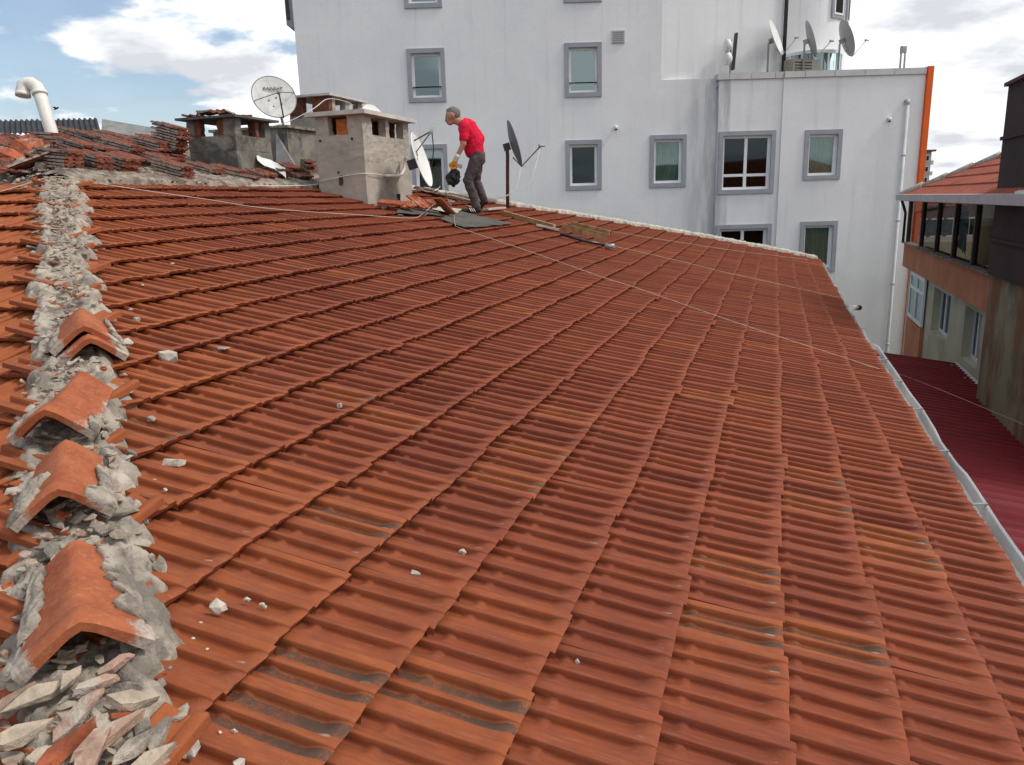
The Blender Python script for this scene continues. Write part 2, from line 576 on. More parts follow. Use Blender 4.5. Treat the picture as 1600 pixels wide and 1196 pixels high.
# ------------------------------------------------------------------ mesh helpers
class MB:
    def __init__(s):
        s.v = []; s.f = []; s.mi = []; s.sm = []; s.uv = {}

    def add(s, verts, faces, mi=0, smooth=False):
        o = len(s.v)
        s.v += [tuple(x) for x in verts]
        for f in faces:
            s.f.append(tuple(i + o for i in f)); s.mi.append(mi); s.sm.append(smooth)
        return o

    def box(s, c, size, M=None, mi=0, taper=1.0):
        sx, sy, sz = (x / 2 for x in size)
        vs = []
        for z, k in ((-sz, 1.0), (sz, taper)):
            for x, y in ((-sx, -sy), (sx, -sy), (sx, sy), (-sx, sy)):
                p = Vector((x * k, y * k, z))
                if M is not None:
                    p = M @ p
                vs.append(p + Vector(c))
        s.add(vs, [(3, 2, 1, 0), (4, 5, 6, 7), (0, 1, 5, 4), (1, 2, 6, 5), (2, 3, 7, 6), (3, 0, 4, 7)], mi)

    def hexa(s, p, mi=0):       # 8 points: bottom ring, top ring
        s.add(p, [(3, 2, 1, 0), (4, 5, 6, 7), (0, 1, 5, 4), (1, 2, 6, 5), (2, 3, 7, 6), (3, 0, 4, 7)], mi)

    def tube(s, pts, r, seg=8, mi=0, cap=True, smooth=True):
        pts = [Vector(p) for p in pts]
        n = len(pts)
        rs = r if isinstance(r, (list, tuple)) else [r] * n
        up = None
        rings = []
        for i in range(n):
            d = (pts[min(i + 1, n - 1)] - pts[max(i - 1, 0)]).normalized()
            if up is None:
                a = Vector((0, 0, 1)) if abs(d.z) < 0.9 else Vector((1, 0, 0))
                up = (a - d * a.dot(d)).normalized()
            else:
                up = (up - d * up.dot(d)).normalized()
            sd_ = d.cross(up)
            rings.append([pts[i] + (up * cos(2 * pi * j / seg) + sd_ * sin(2 * pi * j / seg)) * rs[i] for j in range(seg)])
        o = len(s.v)
        s.v += [tuple(p) for rg in rings for p in rg]
        for i in range(n - 1):
            for j in range(seg):
                a = o + i * seg + j; b_ = o + i * seg + (j + 1) % seg
                s.f.append((a, b_, b_ + seg, a + seg)); s.mi.append(mi); s.sm.append(smooth)
        if cap:
            s.f.append(tuple(o + j for j in range(seg))[::-1]); s.mi.append(mi); s.sm.append(False)
            s.f.append(tuple(o + (n - 1) * seg + j for j in range(seg))); s.mi.append(mi); s.sm.append(False)

    def grid(s, pts, mi=0, smooth=True, flip=False):      # pts[i][j]
        ni, nj = len(pts), len(pts[0])
        o = len(s.v)
        s.v += [tuple(p) for row in pts for p in row]
        for i in range(ni - 1):
            for j in range(nj - 1):
                a = o + i * nj + j
                q = (a, a + 1, a + nj + 1, a + nj)
                s.f.append(q[::-1] if flip else q); s.mi.append(mi); s.sm.append(smooth)
        return o

    def hull(s, pts, mi=0):
        bm = bmesh.new()
        for p in pts:
            bm.verts.new(p)
        r = bmesh.ops.convex_hull(bm, input=bm.verts)
        bmesh.ops.delete(bm, geom=[g for g in r['geom_interior'] if isinstance(g, bmesh.types.BMVert)], context='VERTS')
        bm.verts.index_update()
        s.add([v.co.copy() for v in bm.verts], [[v.index for v in f.verts] for f in bm.faces], mi)
        bm.free()

    def mesh(s, name, mats):
        me = bpy.data.meshes.new(name)
        me.from_pydata(s.v, [], s.f)
        for mt in (mats if isinstance(mats, (list, tuple)) else [mats]):
            me.materials.append(MATS[mt] if isinstance(mt, str) else mt)
        me.polygons.foreach_set('material_index', s.mi)
        me.polygons.foreach_set('use_smooth', s.sm)
        me.update()
        return me

    def build(s, name, mats, parent=None, **kw):
        return link(name, s.mesh(name, mats), parent, **kw)


def link(name, me, parent=None, M=None, kind=None, label=None, cat=None, group=None):
    o = bpy.data.objects.new(name, me)
    COL.objects.link(o)
    if parent is not None:
        o.parent = parent
        o.matrix_parent_inverse = Matrix.Identity(4)
        base = world_of(parent).inverted()
        o.matrix_local = base @ (M if M is not None else Matrix.Identity(4))
    elif M is not None:
        o.matrix_world = M
    if kind: o['kind'] = kind
    if label: o['label'] = label
    if cat: o['category'] = cat
    if group: o['group'] = group
    WM[o.name] = M.copy() if M is not None else Matrix.Identity(4)
    return o


WM = {}


def world_of(o):
    return WM[o.name]


def thing(name, loc, label, cat, group=None, rz=0.0):
    return link(name, None, None, Matrix.Translation(loc) @ Matrix.Rotation(rz, 4, 'Z'), None, label, cat, group)


def basis(ax, ay, az, o):
    m = Matrix((ax, ay, az)).transposed().to_4x4()
    m.translation = o
    return m


def chunk_points(rnd, a, b, c, n=13):
    out = []
    for _ in range(n):
        p = Vector((rnd.gauss(0, 1), rnd.gauss(0, 1), rnd.gauss(0, 1))).normalized()
        k = rnd.uniform(0.6, 1.0)
        out.append((p.x * a * k, p.y * b * k, p.z * c * k))
    return out


CLOUDS = {}


def roughen(o, size, strength, level=4, simple_sub=True):
    if simple_sub:
        m = o.modifiers.new('Subdiv', 'SUBSURF')
        m.subdivision_type = 'SIMPLE'; m.levels = level; m.render_levels = level
    if size not in CLOUDS:
        tx = bpy.data.textures.new('clouds', 'CLOUDS')
        tx.noise_scale = size; tx.noise_depth = 4
        CLOUDS[size] = tx
    d = o.modifiers.new('Displace', 'DISPLACE')
    d.texture = CLOUDS[size]; d.strength = strength; d.mid_level = .5; d.texture_coords = 'GLOBAL'
    return o


# ------------------------------------------------------------------ ground
g = MB()
g.grid([[(x, y, 0) for x in (-900, -100, 0, 100, 900)] for y in (-900, -100, 0, 200, 1500)], flip=True)
g.build('ground', 'asphalt', kind='structure')

# ------------------------------------------------------------------ our building: walls, roof deck, tiles
HOUSE = thing('tiled_roof_building', UVZ(-4, 9, 0) - Vector((0, 0, H0)), 'building under the large sloping orange clay tile roof', 'building')
V0, V1 = -2.6, 19.3
ua, ub = -13.0, 0.55
mb = MB()
pts = [UVZ(ua, V0 + .4, -H0), UVZ(ub, V0 + .4, -H0), UVZ(ub, V1 - .3, -H0), UVZ(ua, V1 - .3, -H0)]
mb.hexa([p for p in pts] + [Vector((p.x, p.y, H0 - 2.0)) for p in pts])
mb.build('wall', 'pale_wall', HOUSE)


def deck():
    mb = MB()
    us = [-13.2 + i * (13.2 + 1.15) / 70 for i in range(71)]
    vs = [-2.6 + j * (2.6 + 19.4) / 100 for j in range(101)]
    rows = []
    for u in us:
        rows.append([P(u, v, -0.095) for v in vs])
    mb.grid(rows, smooth=False)
    return mb.build('roof', ['underlay'], HOUSE)


ROOF = deck()

# --- the interlocking tile
PROF = [(0.0, -.009), (.006, -.001), (.018, 0.0), (.155, 0.0), (.168, -.002), (.174, -.018), (.184, -.027), (.215, -.031), (.29, -.029), (.37, -.021), (.44, -.013), (.490, -.010), (.497, -.004),
        (.545, -.003), (.552, 0.0), (.604, 0.0), (.616, -.002), (.622, -.017), (.632, -.025), (.660, -.028), (.72, -.024), (.79, -.016), (.850, -.012), (.857, -.006), (.93, -.006), (1.0, -.010)]


def tile_mesh(name, ys, mat):
    mb = MB()
    uvs = []
    rows = []
    for y in ys:
        e = 1.0
        if y > .250:
            k = min(1, (y - .250) / .068)
            e = 1 - .78 * k * k * (3 - 2 * k)
        elif .018 < y < .062:          # raised bar across the head of each trough
            e = 1 - .34 * sin(pi * (y - .018) / .044)
        drop = 0.0
        if y > .318:
            drop = ((y - .318) / .017) ** 2 * .004
        row = []
        for t_, h in PROF:
            hh = h
            if 0.1 < t_ < 0.87:
                hh = h * e
            # the upper corners of the butt end are rounded off a little
            row.append(Vector((TW * t_, y - TL, hh - drop)))
            uvs.append((t_, y / TL))
        rows.append(row)
    ni, nj = len(rows), len(PROF)
    mb.grid(rows, smooth=True, flip=False)
    # butt face and side skirts
    last = rows[-1]
    o = len(mb.v)
    for p in last:
        mb.v.append(tuple(p)); uvs.append((0.5, 1.0))
    for i, p in enumerate(last):
        mb.v.append((p.x, p.y - .010, -.027)); uvs.append((0.5, 1.0))
    for j in range(nj - 1):
        mb.f.append((o + j, o + j + 1, o + nj + j + 1, o + nj + j)); mb.mi.append(0); mb.sm.append(False)
    for col in (0, nj - 1):
        o = len(mb.v)
        for r_ in rows:
            p = r_[col]
            mb.v.append(tuple(p)); uvs.append((col / (nj - 1), .5))
            mb.v.append((p.x, p.y, p.z - .022)); uvs.append((col / (nj - 1), .5))
        for i in range(ni - 1):
            a = o + 2 * i
            mb.f.append((a, a + 1, a + 3, a + 2)); mb.mi.append(0); mb.sm.append(False)
    me = mb.mesh(name, mat)
    ul = me.uv_layers.new(name='UVMap')
    for lp in me.loops:
        ul.data[lp.index].uv = uvs[lp.vertex_index]
    return me, mb, uvs


YS_HI = [-.070, 0, .018, .029, .040, .051, .062, .14, .250, .262, .274, .288, .302, .318, .324, .330, .335]
YS_LO = [-.065, .016, .040, .064, .250, .272, .296, .318, .328, .335]
TM_HI, _, _ = tile_mesh('roof_tile', YS_HI, 'clay_tile')
_, LO_MB, LO_UV = tile_mesh('roof_tile_low', YS_LO, 'clay_tile_far')


def tone_of(rnd, u, v):
    n = 0.5 + 0.5 * noise.noise(Vector((u * .35, v * .35, 3.1)))
    tone = max(0, min(1, rnd.gauss(0.40, 0.16) + (n - .5) * 0.5))
    # warmer, less weathered clay beside the hip
    hn = hypot(u - hipn(v), 0)
    warm = max(0, min(1, rnd.gauss(0.02, 0.10) + max(0, .75 - .33 * max(0, v - hipn_v(u)))))
    mould = 0.0
    r = rnd.random()
    if r > 0.987:
        mould, warm = 1.0, max(warm, .62)
    elif r > 0.965:
        mould, warm = .75, max(warm, .35)
    elif r > 0.88:
        mould = .45
    return tone, mould, warm


ENTRIES = []
MOULDY = [(620, 645), (838, 692), (795, 740), (560, 795), (1165, 885), (1315, 1010), (1285, 790), (1400, 845), (720, 1080), (530, 1035),
          (455, 1110), (1090, 605), (1180, 620), (1440, 875), (480, 1085), (320, 545)]
mould_uv = [uv_of(onroof(*q)) for q in MOULDY]


def tile_matrix(ptop, plow, along, rnd=None, sag=.034):
    d = (plow - ptop).normalized()
    x = (along - d * along.dot(d)).normalized()
    if x.cross(d).z < 0:
        x = -x
    top = ptop - x.cross(d) * sag
    d = (plow - top).normalized()
    x = (x - d * x.dot(d)).normalized()
    M = basis(x, d, x.cross(d), plow)
    if rnd:
        M = M @ Matrix.Rotation(rnd.gauss(0, .010), 4, 'Z') @ Matrix.Rotation(rnd.gauss(0, .009), 4, 'X') @ Matrix.Rotation(rnd.gauss(0, .016), 4, 'Y') \
            @ Matrix.Translation((rnd.gauss(0, .002), rnd.gauss(0, .005) + (.03 if rnd.random() > .985 else 0), abs(rnd.gauss(0, .0035))))
    return M


rt = random.Random(5)
# rows of the main slope
for k in range(-11, 12):
    ph = 0.0 if k % 2 else 0.5
    for j in range(-14, 105):
        vj = (j + ph) * TW
        vc = vj - TW / 2
        if vc < -1.2 or vc > 19.6:
            continue
        ul = u_course(k, vc)
        if vc < hipn_v(ul) + .06 or vc > hipf_v(ul) - .05:
            continue
        if ul > 2: continue
        ut = u_course(k - 1, vc)
        a = P(ut, vc); b_ = P(ul, vc)
        a.z = H0 + zA(ut, vc); b_.z = H0 + zA(ul, vc)
        wob = .024 * noise.noise(Vector((vc * 1.1, k * 3.7, 0)))
        M = tile_matrix(a, b_, VD, rnd=rt)
        M = M @ Matrix.Translation((-TW / 2, wob, 0))
        tn = tone_of(rt, ul, vc)
        um = (ul + ut) / 2
        for (mu, mv) in mould_uv:
            if abs(mu - um) < TL * .5 and abs(mv - vc) < TW * .5:
                tn = (tn[0], 1.0, max(tn[2], .7))
        dist = (b_ - EYE).length
        ENTRIES.append((dist, M, tn))
# the slope on the other side of the hip, falling towards the eye: butt lines run along u
sB = sqrt(1 + .262 ** 2)
for k in range(0, 26):
    vl = 5.35 - k * TL / sB * 1.0
    if vl < -1.2: break
    for j in range(0, 12):
        uc = hipn(vl) - .12 - (j + (0.5 if k % 2 else 0)) * TW - TW / 2 + .06
        vt = vl + TL / sB
        a = P(uc, vt); b_ = P(uc, vl)
        a.z = H0 + zA(hipn(vt), vt); b_.z = H0 + zA(hipn(vl), vl)
        q = b_ - EYE
        xx = 800 + FPX * q.dot(CR) / max(.05, q.dot(CF))
        if q.dot(CF) < .25 or xx < -420:
            continue
        M = tile_matrix(a, b_, UD, rnd=rt) @ Matrix.Translation((-TW / 2, 0, 0))
        tn = tone_of(rt, uc, vl)
        tn = (tn[0], tn[1] * .3, min(1, tn[2] + .2))
        ENTRIES.append((q.length * .5, M, tn))


def visible(e):
    q = e[1].translation - EYE
    z = q.dot(CF)
    if z < .3: return False
    x = 800 + FPX * q.dot(CR) / z
    y = 598 - FPX * q.dot(CU) / z
    return -140 < x < 1740 and y < 1340


vis = [e for e in ENTRIES if visible(e)]
rest = [e for e in ENTRIES if not visible(e)]
vis.sort(key=lambda e: e[0])
for d, M, tn in vis[:296]:
    o = link('roof_tile', TM_HI, ROOF, M)
    o.color = (*tn, 1)


def joined_tiles(entries, name, parent):
    mb = MB()
    cols = []
    uvs = []
    nv = len(LO_MB.v)
    co = [Vector(v) for v in LO_MB.v]
    for d, M, tn in entries:
        o = len(mb.v)
        mb.v += [tuple(M @ c) for c in co]
        for f, s_ in zip(LO_MB.f, LO_MB.sm):
            mb.f.append(tuple(i + o for i in f)); mb.mi.append(0); mb.sm.append(s_)
        cols += [(*tn, 1.0)] * nv
        uvs += LO_UV
    me = mb.mesh(name, 'clay_tile_far')
    ul = me.uv_layers.new(name='UVMap')
    vi = [0] * len(me.loops)
    me.loops.foreach_get('vertex_index', vi)
    flat = [c for i in vi for c in uvs[i]]
    ul.data.foreach_set('uv', flat)
    ca = me.color_attributes.new('tone', 'FLOAT_COLOR', 'POINT')
    ca.data.foreach_set('color', [x for c in cols for x in c])
    return link(name, me, parent, kind='stuff')


joined_tiles(vis[296:] + rest, 'roof_tile_field', ROOF)


# --- mortar along the hips and along the torn-up edge of the courses
def mortar_strip(name, path, half, mat, hgt, seed, bead=True, along=.022, across=26, lift=-.02, rag=.07):
    """path: list of (u, v); a lumpy ridge of hardened mortar."""
    mb = MB()
    pts = []
    for (u0, v0), (u1, v1) in zip(path[:-1], path[1:]):
        n = max(2, int(hypot(u1 - u0, v1 - v0) / along))
        pts += [(u0 + (u1 - u0) * i / n, v0 + (v1 - v0) * i / n, atan2(v1 - v0, u1 - u0)) for i in range(n)]
    rows = []
    for i, (u, v, a) in enumerate(pts):
        nu, nv = -sin(a), cos(a)
        s_ = i * along
        hl = half + rag * noise.noise(Vector((s_ * 5, seed, 0))) + rag * .7 * noise.noise(Vector((s_ * 16, seed, 4)))
        hr = half + rag * noise.noise(Vector((s_ * 5, seed, 9))) + rag * .7 * noise.noise(Vector((s_ * 16, seed, 7)))
        row = []
        for j in range(across + 1):
            q = -1 + 2 * j / across
            w_ = q * (hl if q < 0 else hr)
            uu, vv = u + nu * w_, v + nv * w_
            pn = Vector((uu, vv, seed))
            lump = noise.fractal(pn * 7, .7, 2.1, 5) * .6 + abs(noise.noise(pn * 16)) * .6
            vor = noise.voronoi(pn * 13 + Vector((noise.noise(pn * 9), noise.noise(pn * 9 + Vector((4, 4, 4))), 0)) * .5)[0]
            cell = min(.55, (vor[1] - vor[0]) * 1.6) + .42 * abs(noise.noise(pn * 38)) + .25 * noise.noise(pn * 85) - .05
            if bead:
                prof = .35 + .75 * exp(-((abs(q) - .66) / .22) ** 2)
            else:
                prof = 1 - .4 * q * q
            h = hgt * (prof * (.55 + .55 * lump) + .45 * (cell - .25))
            edge = max(0.0, (abs(q) - .82) / .18)
            h = h * (1 - edge ** 2) - .045 * edge ** 2
            row.append(P(uu, vv, lift + h))
        rows.append(row)
    mb.grid(rows, smooth=True)
    return mb.build(name, mat, ROOF)


HIPM = mortar_strip('hip_mortar', [(hipn(-.9), -.9), (hipn(5.7), 5.7)], .175, 'mortar', .065, 1.3, rag=.09, along=.014, across=40)
RIDGM = mortar_strip('course_mortar', [(-6.50, 5.75), (-6.50, 9.6), (-6.50, 12.8)], .24, 'mortar_bed', .05, 5.1, bead=False, lift=.0, rag=.05)
mortar_strip('hip_mortar', [(-7.0, hipf_v(-7.0)), (.95, hipf_v(.95))], .10, 'mortar_pale', .045, 8.8, bead=False, lift=.018, rag=.05)

# rough slope above the torn-up edge: bare mortar-smeared boards
mb = MB()
rows = []
for i in range(46):
    u = -6.4 - i * .075
    rows.append([P(u, 3.2 + j * .05, -.05 + .05 * noise.fractal(Vector((u * 7, (3.2 + j * .05) * 7, 2)), .8, 2, 4)) for j in range(226)])
mb.grid(rows, smooth=True)
mb.build('bare_slope', 'mortar_bed', ROOF)

# broken pieces bedded in the hip mortar
CH = []
rc = random.Random(21)
for i in range(8):
    mb = MB()
    if i < 4:
        mb.hull(chunk_points(rc, 1, .75, .55, 12))
    else:                                   # flat shards of tile and mortar
        pts = []
        nn = rc.randint(4, 6)
        for q in range(nn):
            a = 2 * pi * q / nn + rc.uniform(-.4, .4)
            for z in (-.16, .16):
                pts.append((cos(a) * rc.uniform(.7, 1), sin(a) * rc.uniform(.4, .6), z + rc.uniform(-.04, .04)))
        mb.hull(pts)
    CH.append(mb.mesh('rubble', 'mortar'))
CHC = []
for me in CH[4:]:
    c = me.copy()
    c.materials.clear(); c.materials.append(MATS['clay_broken'])
    CHC.append(c)
BEI = []
for i, me in enumerate(CH[2:8]):
    c = me.copy()
    c.materials.clear(); c.materials.append(MATS['shard_beige' if i % 2 else 'shard_pink'])
    BEI.append(c)
nr = 0
stuff = MB()
for i in range(1100):
    v = 5.6 - rc.random() ** .75 * 6.0 if i % 3 else rc.uniform(-.4, 1.9)
    u = hipn(v)
    w_ = rc.gauss(0, .055) if i % 5 else rc.choice((-1, 1)) * rc.uniform(.10, .19)
    uu, vv = u + w_ * .72, v + w_ * .69
    p = P(uu, vv, rc.uniform(.01, .045) if abs(w_) < .14 else .006)
    q = p - EYE
    z = q.dot(CF)
    if z < .5: continue
    x_, y_ = 800 + FPX * q.dot(CR) / z, 598 - FPX * q.dot(CU) / z
    if not (-30 < x_ < 420 and y_ < 1260): continue
    big = rc.random()
    sz = rc.uniform(.012, .036) if v > 2 else rc.uniform(.010, .044)
    M = Matrix.Translation(p) @ Matrix.Rotation(rc.uniform(0, 6.28), 4, 'Z') @ Matrix.Rotation(rc.gauss(0, .28), 4, 'X') @ Matrix.Rotation(rc.gauss(0, .22), 4, 'Y') \
        @ Matrix.Diagonal((sz * rc.uniform(.9, 1.5), sz, sz * rc.uniform(.7, 1.0), 1))
    me = rc.choice(CH + CHC[:2] + BEI)
    if nr < 280 and sz * FPX / z > 9:
        link('rubble', me, HIPM, M); nr += 1
    else:
        stuff.add([M @ v_.co for v_ in me.vertices], [list(p_.vertices) for p_ in me.polygons], 0 if me in CH else 1)
for (px, py, ln, yw, tl) in ((60, 1085, .17, .5, .2), (120, 1120, .16, 1.0, .1), (168, 1150, .20, .7, .25), (215, 1165, .15, .9, -.1), (30, 1150, .16, .2, .3), (95, 1175, .19, .6, .1),
                             (250, 1150, .11, 2.2, .1), (205, 1095, .15, -.3, .2), (150, 1070, .12, .4, .0), (45, 1040, .13, 1.3, .2), (15, 1100, .14, -.4, .1), (235, 1190, .13, .3, .1), (140, 1190, .16, 1.9, .15), (180, 1040, .10, .1, .2), (110, 1060, .12, 2.6, .3)):
    p = onroof(px, py, .05)
    M = Matrix.Translation(p) @ Matrix.Rotation(.75 + .35 * yw, 4, 'Z') @ Matrix.Rotation(tl + rc.gauss(0, .25), 4, 'X') @ Matrix.Rotation(rc.gauss(0, .3), 4, 'Y') @ Matrix.Diagonal((ln * .50, ln * .26, .060, 1))
    link('rubble', rc.choice(CH[4:] + CHC[:1] + BEI[2:] * 2), HIPM, M)
stuff.build('rubble_crumbs', ['mortar', 'shard_beige'], HIPM, kind='stuff')

# crumbs strewn along the torn-up edge
crumb = MB()
for i in range(420):
    u, v = rc.uniform(-6.95, -6.25), rc.uniform(5.3, 10.4)
    me = rc.choice(CH)
    sz = rc.uniform(.010, .038)
    M = Matrix.Translation(P(u, v, .015)) @ Matrix.Rotation(rc.uniform(0, 6.28), 4, 'Z') @ Matrix.Rotation(rc.gauss(0, .4), 4, 'X') @ Matrix.Diagonal((sz * 1.4, sz, sz, 1))
    crumb.add([M @ v_.co for v_ in me.vertices], [list(p_.vertices) for p_ in me.polygons], rc.choice((0, 0, 1, 2)))
crumb.build('rubble_crumbs', ['mortar', 'shard_beige', 'clay_broken'], RIDGM, kind='stuff')

# --- gutter along the eave
def gutter():
    gt = thing('eave_gutter', UVZ(1.2, 9, -1.8), 'long bent pale metal gutter along the eave of the tiled roof', 'gutter')
    vs = [-1.0 + i * .25 for i in range(83)]
    rows = []
    prof = [(-.02, .0), (-.01, -.085), (.03, -.11), (.09, -.105), (.125, -.07), (.14, .015), (.152, .028), (.160, .018), (.150, -.075), (.10, -.122), (.02, -.125), (-.03, -.09)]
    for v in vs:
        if v > 19.4: break
        ue = u_course(11, v) - .02
        z = zA(ue, v) - .045 + .006 * noise.noise(Vector((v * .9, 1, 0)))
        if 5.2 < v < 6.0:
            z -= .02
        tw = .006 * noise.noise(Vector((v * 1.3, 7, 0)))
        kk = .72 if v < 9.3 else .42
        rows.append([UVZ(ue + a * kk + tw * (1 if a > .1 else 0), v, z + b_ * kk + (tw if a > .1 else 0)) for a, b_ in prof])
    mb = MB()
    mb.grid(rows, smooth=False)
    mb.build('channel', 'gutter_metal', gt)
    for i in range(2, len(rows) - 1, 4):
        a, b_ = rows[i][0], rows[i][6]
        m = MB()
        d = (VD * .012)
        up = Vector((0, 0, .006))
        m.hexa([a - d, b_ - d, b_ + d, a + d, a - d + up, b_ - d + up, b_ + d + up, a + d + up])
        m.build('bracket', 'metal_grey', gt)
    return gt


gutter()

# ------------------------------------------------------------------ loose hip tiles
def cap_mesh(name, rnd):
    """Hip cap: rounded V section, raised collar at the lower end."""
    def section(y, hw, ht, th):
        out = []
        for i in range(11):
            q = -1 + 2 * i / 10
            a = abs(q)
            z = ht * (1 - (sqrt(a * a + .014) - sqrt(.014)) / (sqrt(1.014) - sqrt(.014)))
            out.append(Vector((q * hw, y, z + th)))
        return out
    prof = [(0.0, .098, .082, .0), (.04, .100, .083, .0), (.30, .124, .094, .0), (.335, .126, .095, .001), (.345, .136, .099, .012), (.385, .140, .100, .014), (.400, .138, .099, .008)]
    mb = MB()
    top = [section(*p) for p in prof]
    bot = [[Vector((v.x * .88, v.y, v.z - .023)) for v in r] for r in top]
    mb.grid(top, smooth=True, flip=False)
    mb.grid(bot, smooth=True, flip=True)
    for a, b_ in ((top[-1], bot[-1]), (bot[0], top[0])):
        mb.grid([a, b_], smooth=False)
    for c in (0, -1):
        mb.grid([[r[c] for r in top], [r[c] for r in bot]], smooth=False, flip=(c == 0))
    return mb.mesh(name, 'cap_clay')


CAPM = cap_mesh('cap', rc)
ul_ = CAPM.uv_layers.new(name='UVMap')
for lp in CAPM.loops:
    ul_.data[lp.index].uv = (0.05, 0.2)
hd = (P(hipn(1.0), 1.0) - P(hipn(3.0), 3.0)).normalized()     # down along the hip


def hip_cap(px, py, lift, yaw, tilt, label, smear, scale=1.0, seed=0, roll=0.0):
    """px, py: crown of the lower rim."""
    rr = random.Random(seed)
    p = onroof(px, py, lift + .10 * scale)
    d = (Matrix.Rotation(yaw, 3, 'Z') @ hd)
    x = d.cross(Vector((0, 0, 1))).normalized()
    n = x.cross(d).normalized()
    M = basis(x, d, n, p) @ Matrix.Rotation(tilt, 4, 'X') @ Matrix.Rotation(roll, 4, 'Y') @ Matrix.Diagonal((scale, scale, scale, 1)) @ Matrix.Translation((0, -.40, -.108))
    t = link('hip_tile', None, None, M, None, label, 'hip tile', 'loose hip tiles on the mortar')
    c = link('cap', CAPM, t, M)
    c.color = (.75, 0, .62, 1)
    # crusts of old mortar stuck to the flanks and the collar
    for side, y0, y1, dep in smear:
        mb = MB()
        rows = []
        n_ = 34
        for i in range(n_ + 1):
            y = y0 + (y1 - y0) * i / n_
            hw = .10 + .09 * y
            e0 = 1.06
            e1 = 1 - dep * (.50 + .35 * noise.noise(Vector((y * 16, side * 3, seed))) + .35 * noise.noise(Vector((y * 55, side * 3, seed)))) * (1 if 0 < i < n_ else .2)
            row = []
            for j in range(13):
                q = e0 + (e1 - e0) * j / 12
                z = (.083 + .04 * y) * (1 - (sqrt(q * q + .014) - .1183) / .8887) + .006 + (.013 if y > .335 else 0)
                pn = Vector((q * 6 + side * 7, y * 30, seed))
                th = .004 + .020 * (.5 + .6 * noise.fractal(pn, .8, 2.1, 4)) * sin(pi * j / 12) ** .5 if 0 < j < 12 and 0 < i < n_ else -.010
                row.append(Vector((side * q * (hw + .004), y, z + th)))
            rows.append(row)
        mb.grid(rows, smooth=True, flip=(side > 0))
        mb.build('mortar_crust', 'mortar', t, M=M)
    return t


hip_cap(124, 972, .055, .02, .05, 'big loose hip tile with mortar caked on both flanks, by the open rubble end', [(-1, .0, .30, .80), (1, .0, .27, .60)], 1.06, 1)
hip_cap(90, 764, .06, -.05, .03, 'loose hip tile with a mortar-crusted grey front collar and greenish stain', [(-1, .12, .40, .5), (1, .20, .40, .95), (-1, .33, .40, .95)], 1.0, 2)
hip_cap(69, 640, .075, -.30, .02, 'smooth loose hip tile pointing off the hip, chipped dirty lower rim', [(1, .05, .36, .35), (-1, .30, .40, .30)], 1.04, 3)
hip_cap(140, 528, .02, .06, .02, 'lower hip tile of the nested pair on the mortar', [(-1, .0, .38, .45)], 1.06, 4)
hip_cap(130, 509, .06, .02, .05, 'upper hip tile of the nested pair, edged with pale mortar', [(-1, .0, .40, .30), (1, .1, .40, .30)], 1.06, 5)

# ------------------------------------------------------------------ mortar chunks lying on the tiles
rk = random.Random(3)


def chunk(px, py, wpx, hpx, label, group=None, flat=.5, mat='mortar_pale', name='mortar_chunk', cat='rubble', yaw=None):
    p = onroof(px, py)
    d = (p - EYE).dot(CF)
    a = wpx * d / FPX / 2
    b_ = max(hpx * d / FPX / 2, .004)
    mb = MB()
    pts = chunk_points(rk, a, a * rk.uniform(.6, .85), b_, 17)
    mb.hull(pts)
    M = Matrix.Translation(p + Vector((0, 0, b_ * .55 - .028))) @ Matrix.Rotation(yaw if yaw is not None else rk.uniform(-.3, .3), 4, 'Z') @ Matrix.Rotation(rk.gauss(0, .12), 4, 'X')
    me = mb.mesh(name, mat)
    return link(name, me, None, M, None, label, cat, group)


chunk(270, 716, 46, 18, 'long flat whitish mortar chip lying alone beside the hip')
chunk(252, 882, 40, 54, 'tall angular grey mortar chunk on the tiles beside the big hip tile')
chunk(338, 944, 38, 34, 'pointed grey mortar chunk in a tile trough with crumbs around it')
chunk(262, 556, 44, 30, 'cluster-like knobbly mortar lump near the nested hip tiles')
chunk(530, 628, 14, 11, 'small pale stone sitting alone mid-slope above the mouldy tile')
chunk(722, 854, 15, 12, 'small pale stone beside a lightly mouldy trough')
chunk(648, 887, 24, 14, 'flattish pale stone lying on a tile rib mid-slope')
chunk(902, 1023, 11, 11, 'tiny bright white chip alone on clean red tiles')
chunk(235, 649, 18, 14, 'wedge-shaped grey chip in a trough next to the hip mortar')
chunk(225, 806, 18, 18, 'grey mortar lump on the broken tile edge beside the hip')
chunk(296, 1160, 44, 64, 'large double-lobed mortar lump beside the open rubble end')
chunk(345, 540, 30, 10, 'flat pale flakes in the trough of a dark dirty tile', mat='mortar')
chunk(213, 497, 20, 16, 'mortar lump beside the nested hip tiles', 'lumps beside the nested hip tiles')
chunk(196, 533, 24, 20, 'mortar lump beside the nested hip tiles', 'lumps beside the nested hip tiles')
chunk(176, 528, 22, 18, 'mortar lump beside the nested hip tiles', 'lumps beside the nested hip tiles')
for q in ((385, 926, 16, 12), (408, 934, 14, 10), (413, 937, 9, 9), (342, 1129, 10, 7), (365, 1130, 16, 15), (375, 1184, 34, 24), (430, 1190, 50, 16), (480, 1193, 30, 12),
          (350, 732, 9, 7), (256, 757, 12, 9), (240, 740, 9, 6), (318, 748, 8, 5), (180, 487, 14, 9), (204, 478, 9, 6), (205, 597, 8, 5), (192, 579, 14, 7), (268, 408, 10, 6), (222, 440, 9, 5),
          (300, 885, 10, 6), (312, 960, 9, 5), (520, 848, 7, 4), (1030, 1120, 11, 6), (300, 985, 10, 8), (322, 1000, 8, 5)):
    chunk(*q, 'small mortar crumb scattered on the tiles near the hip', 'mortar crumbs near the hip')

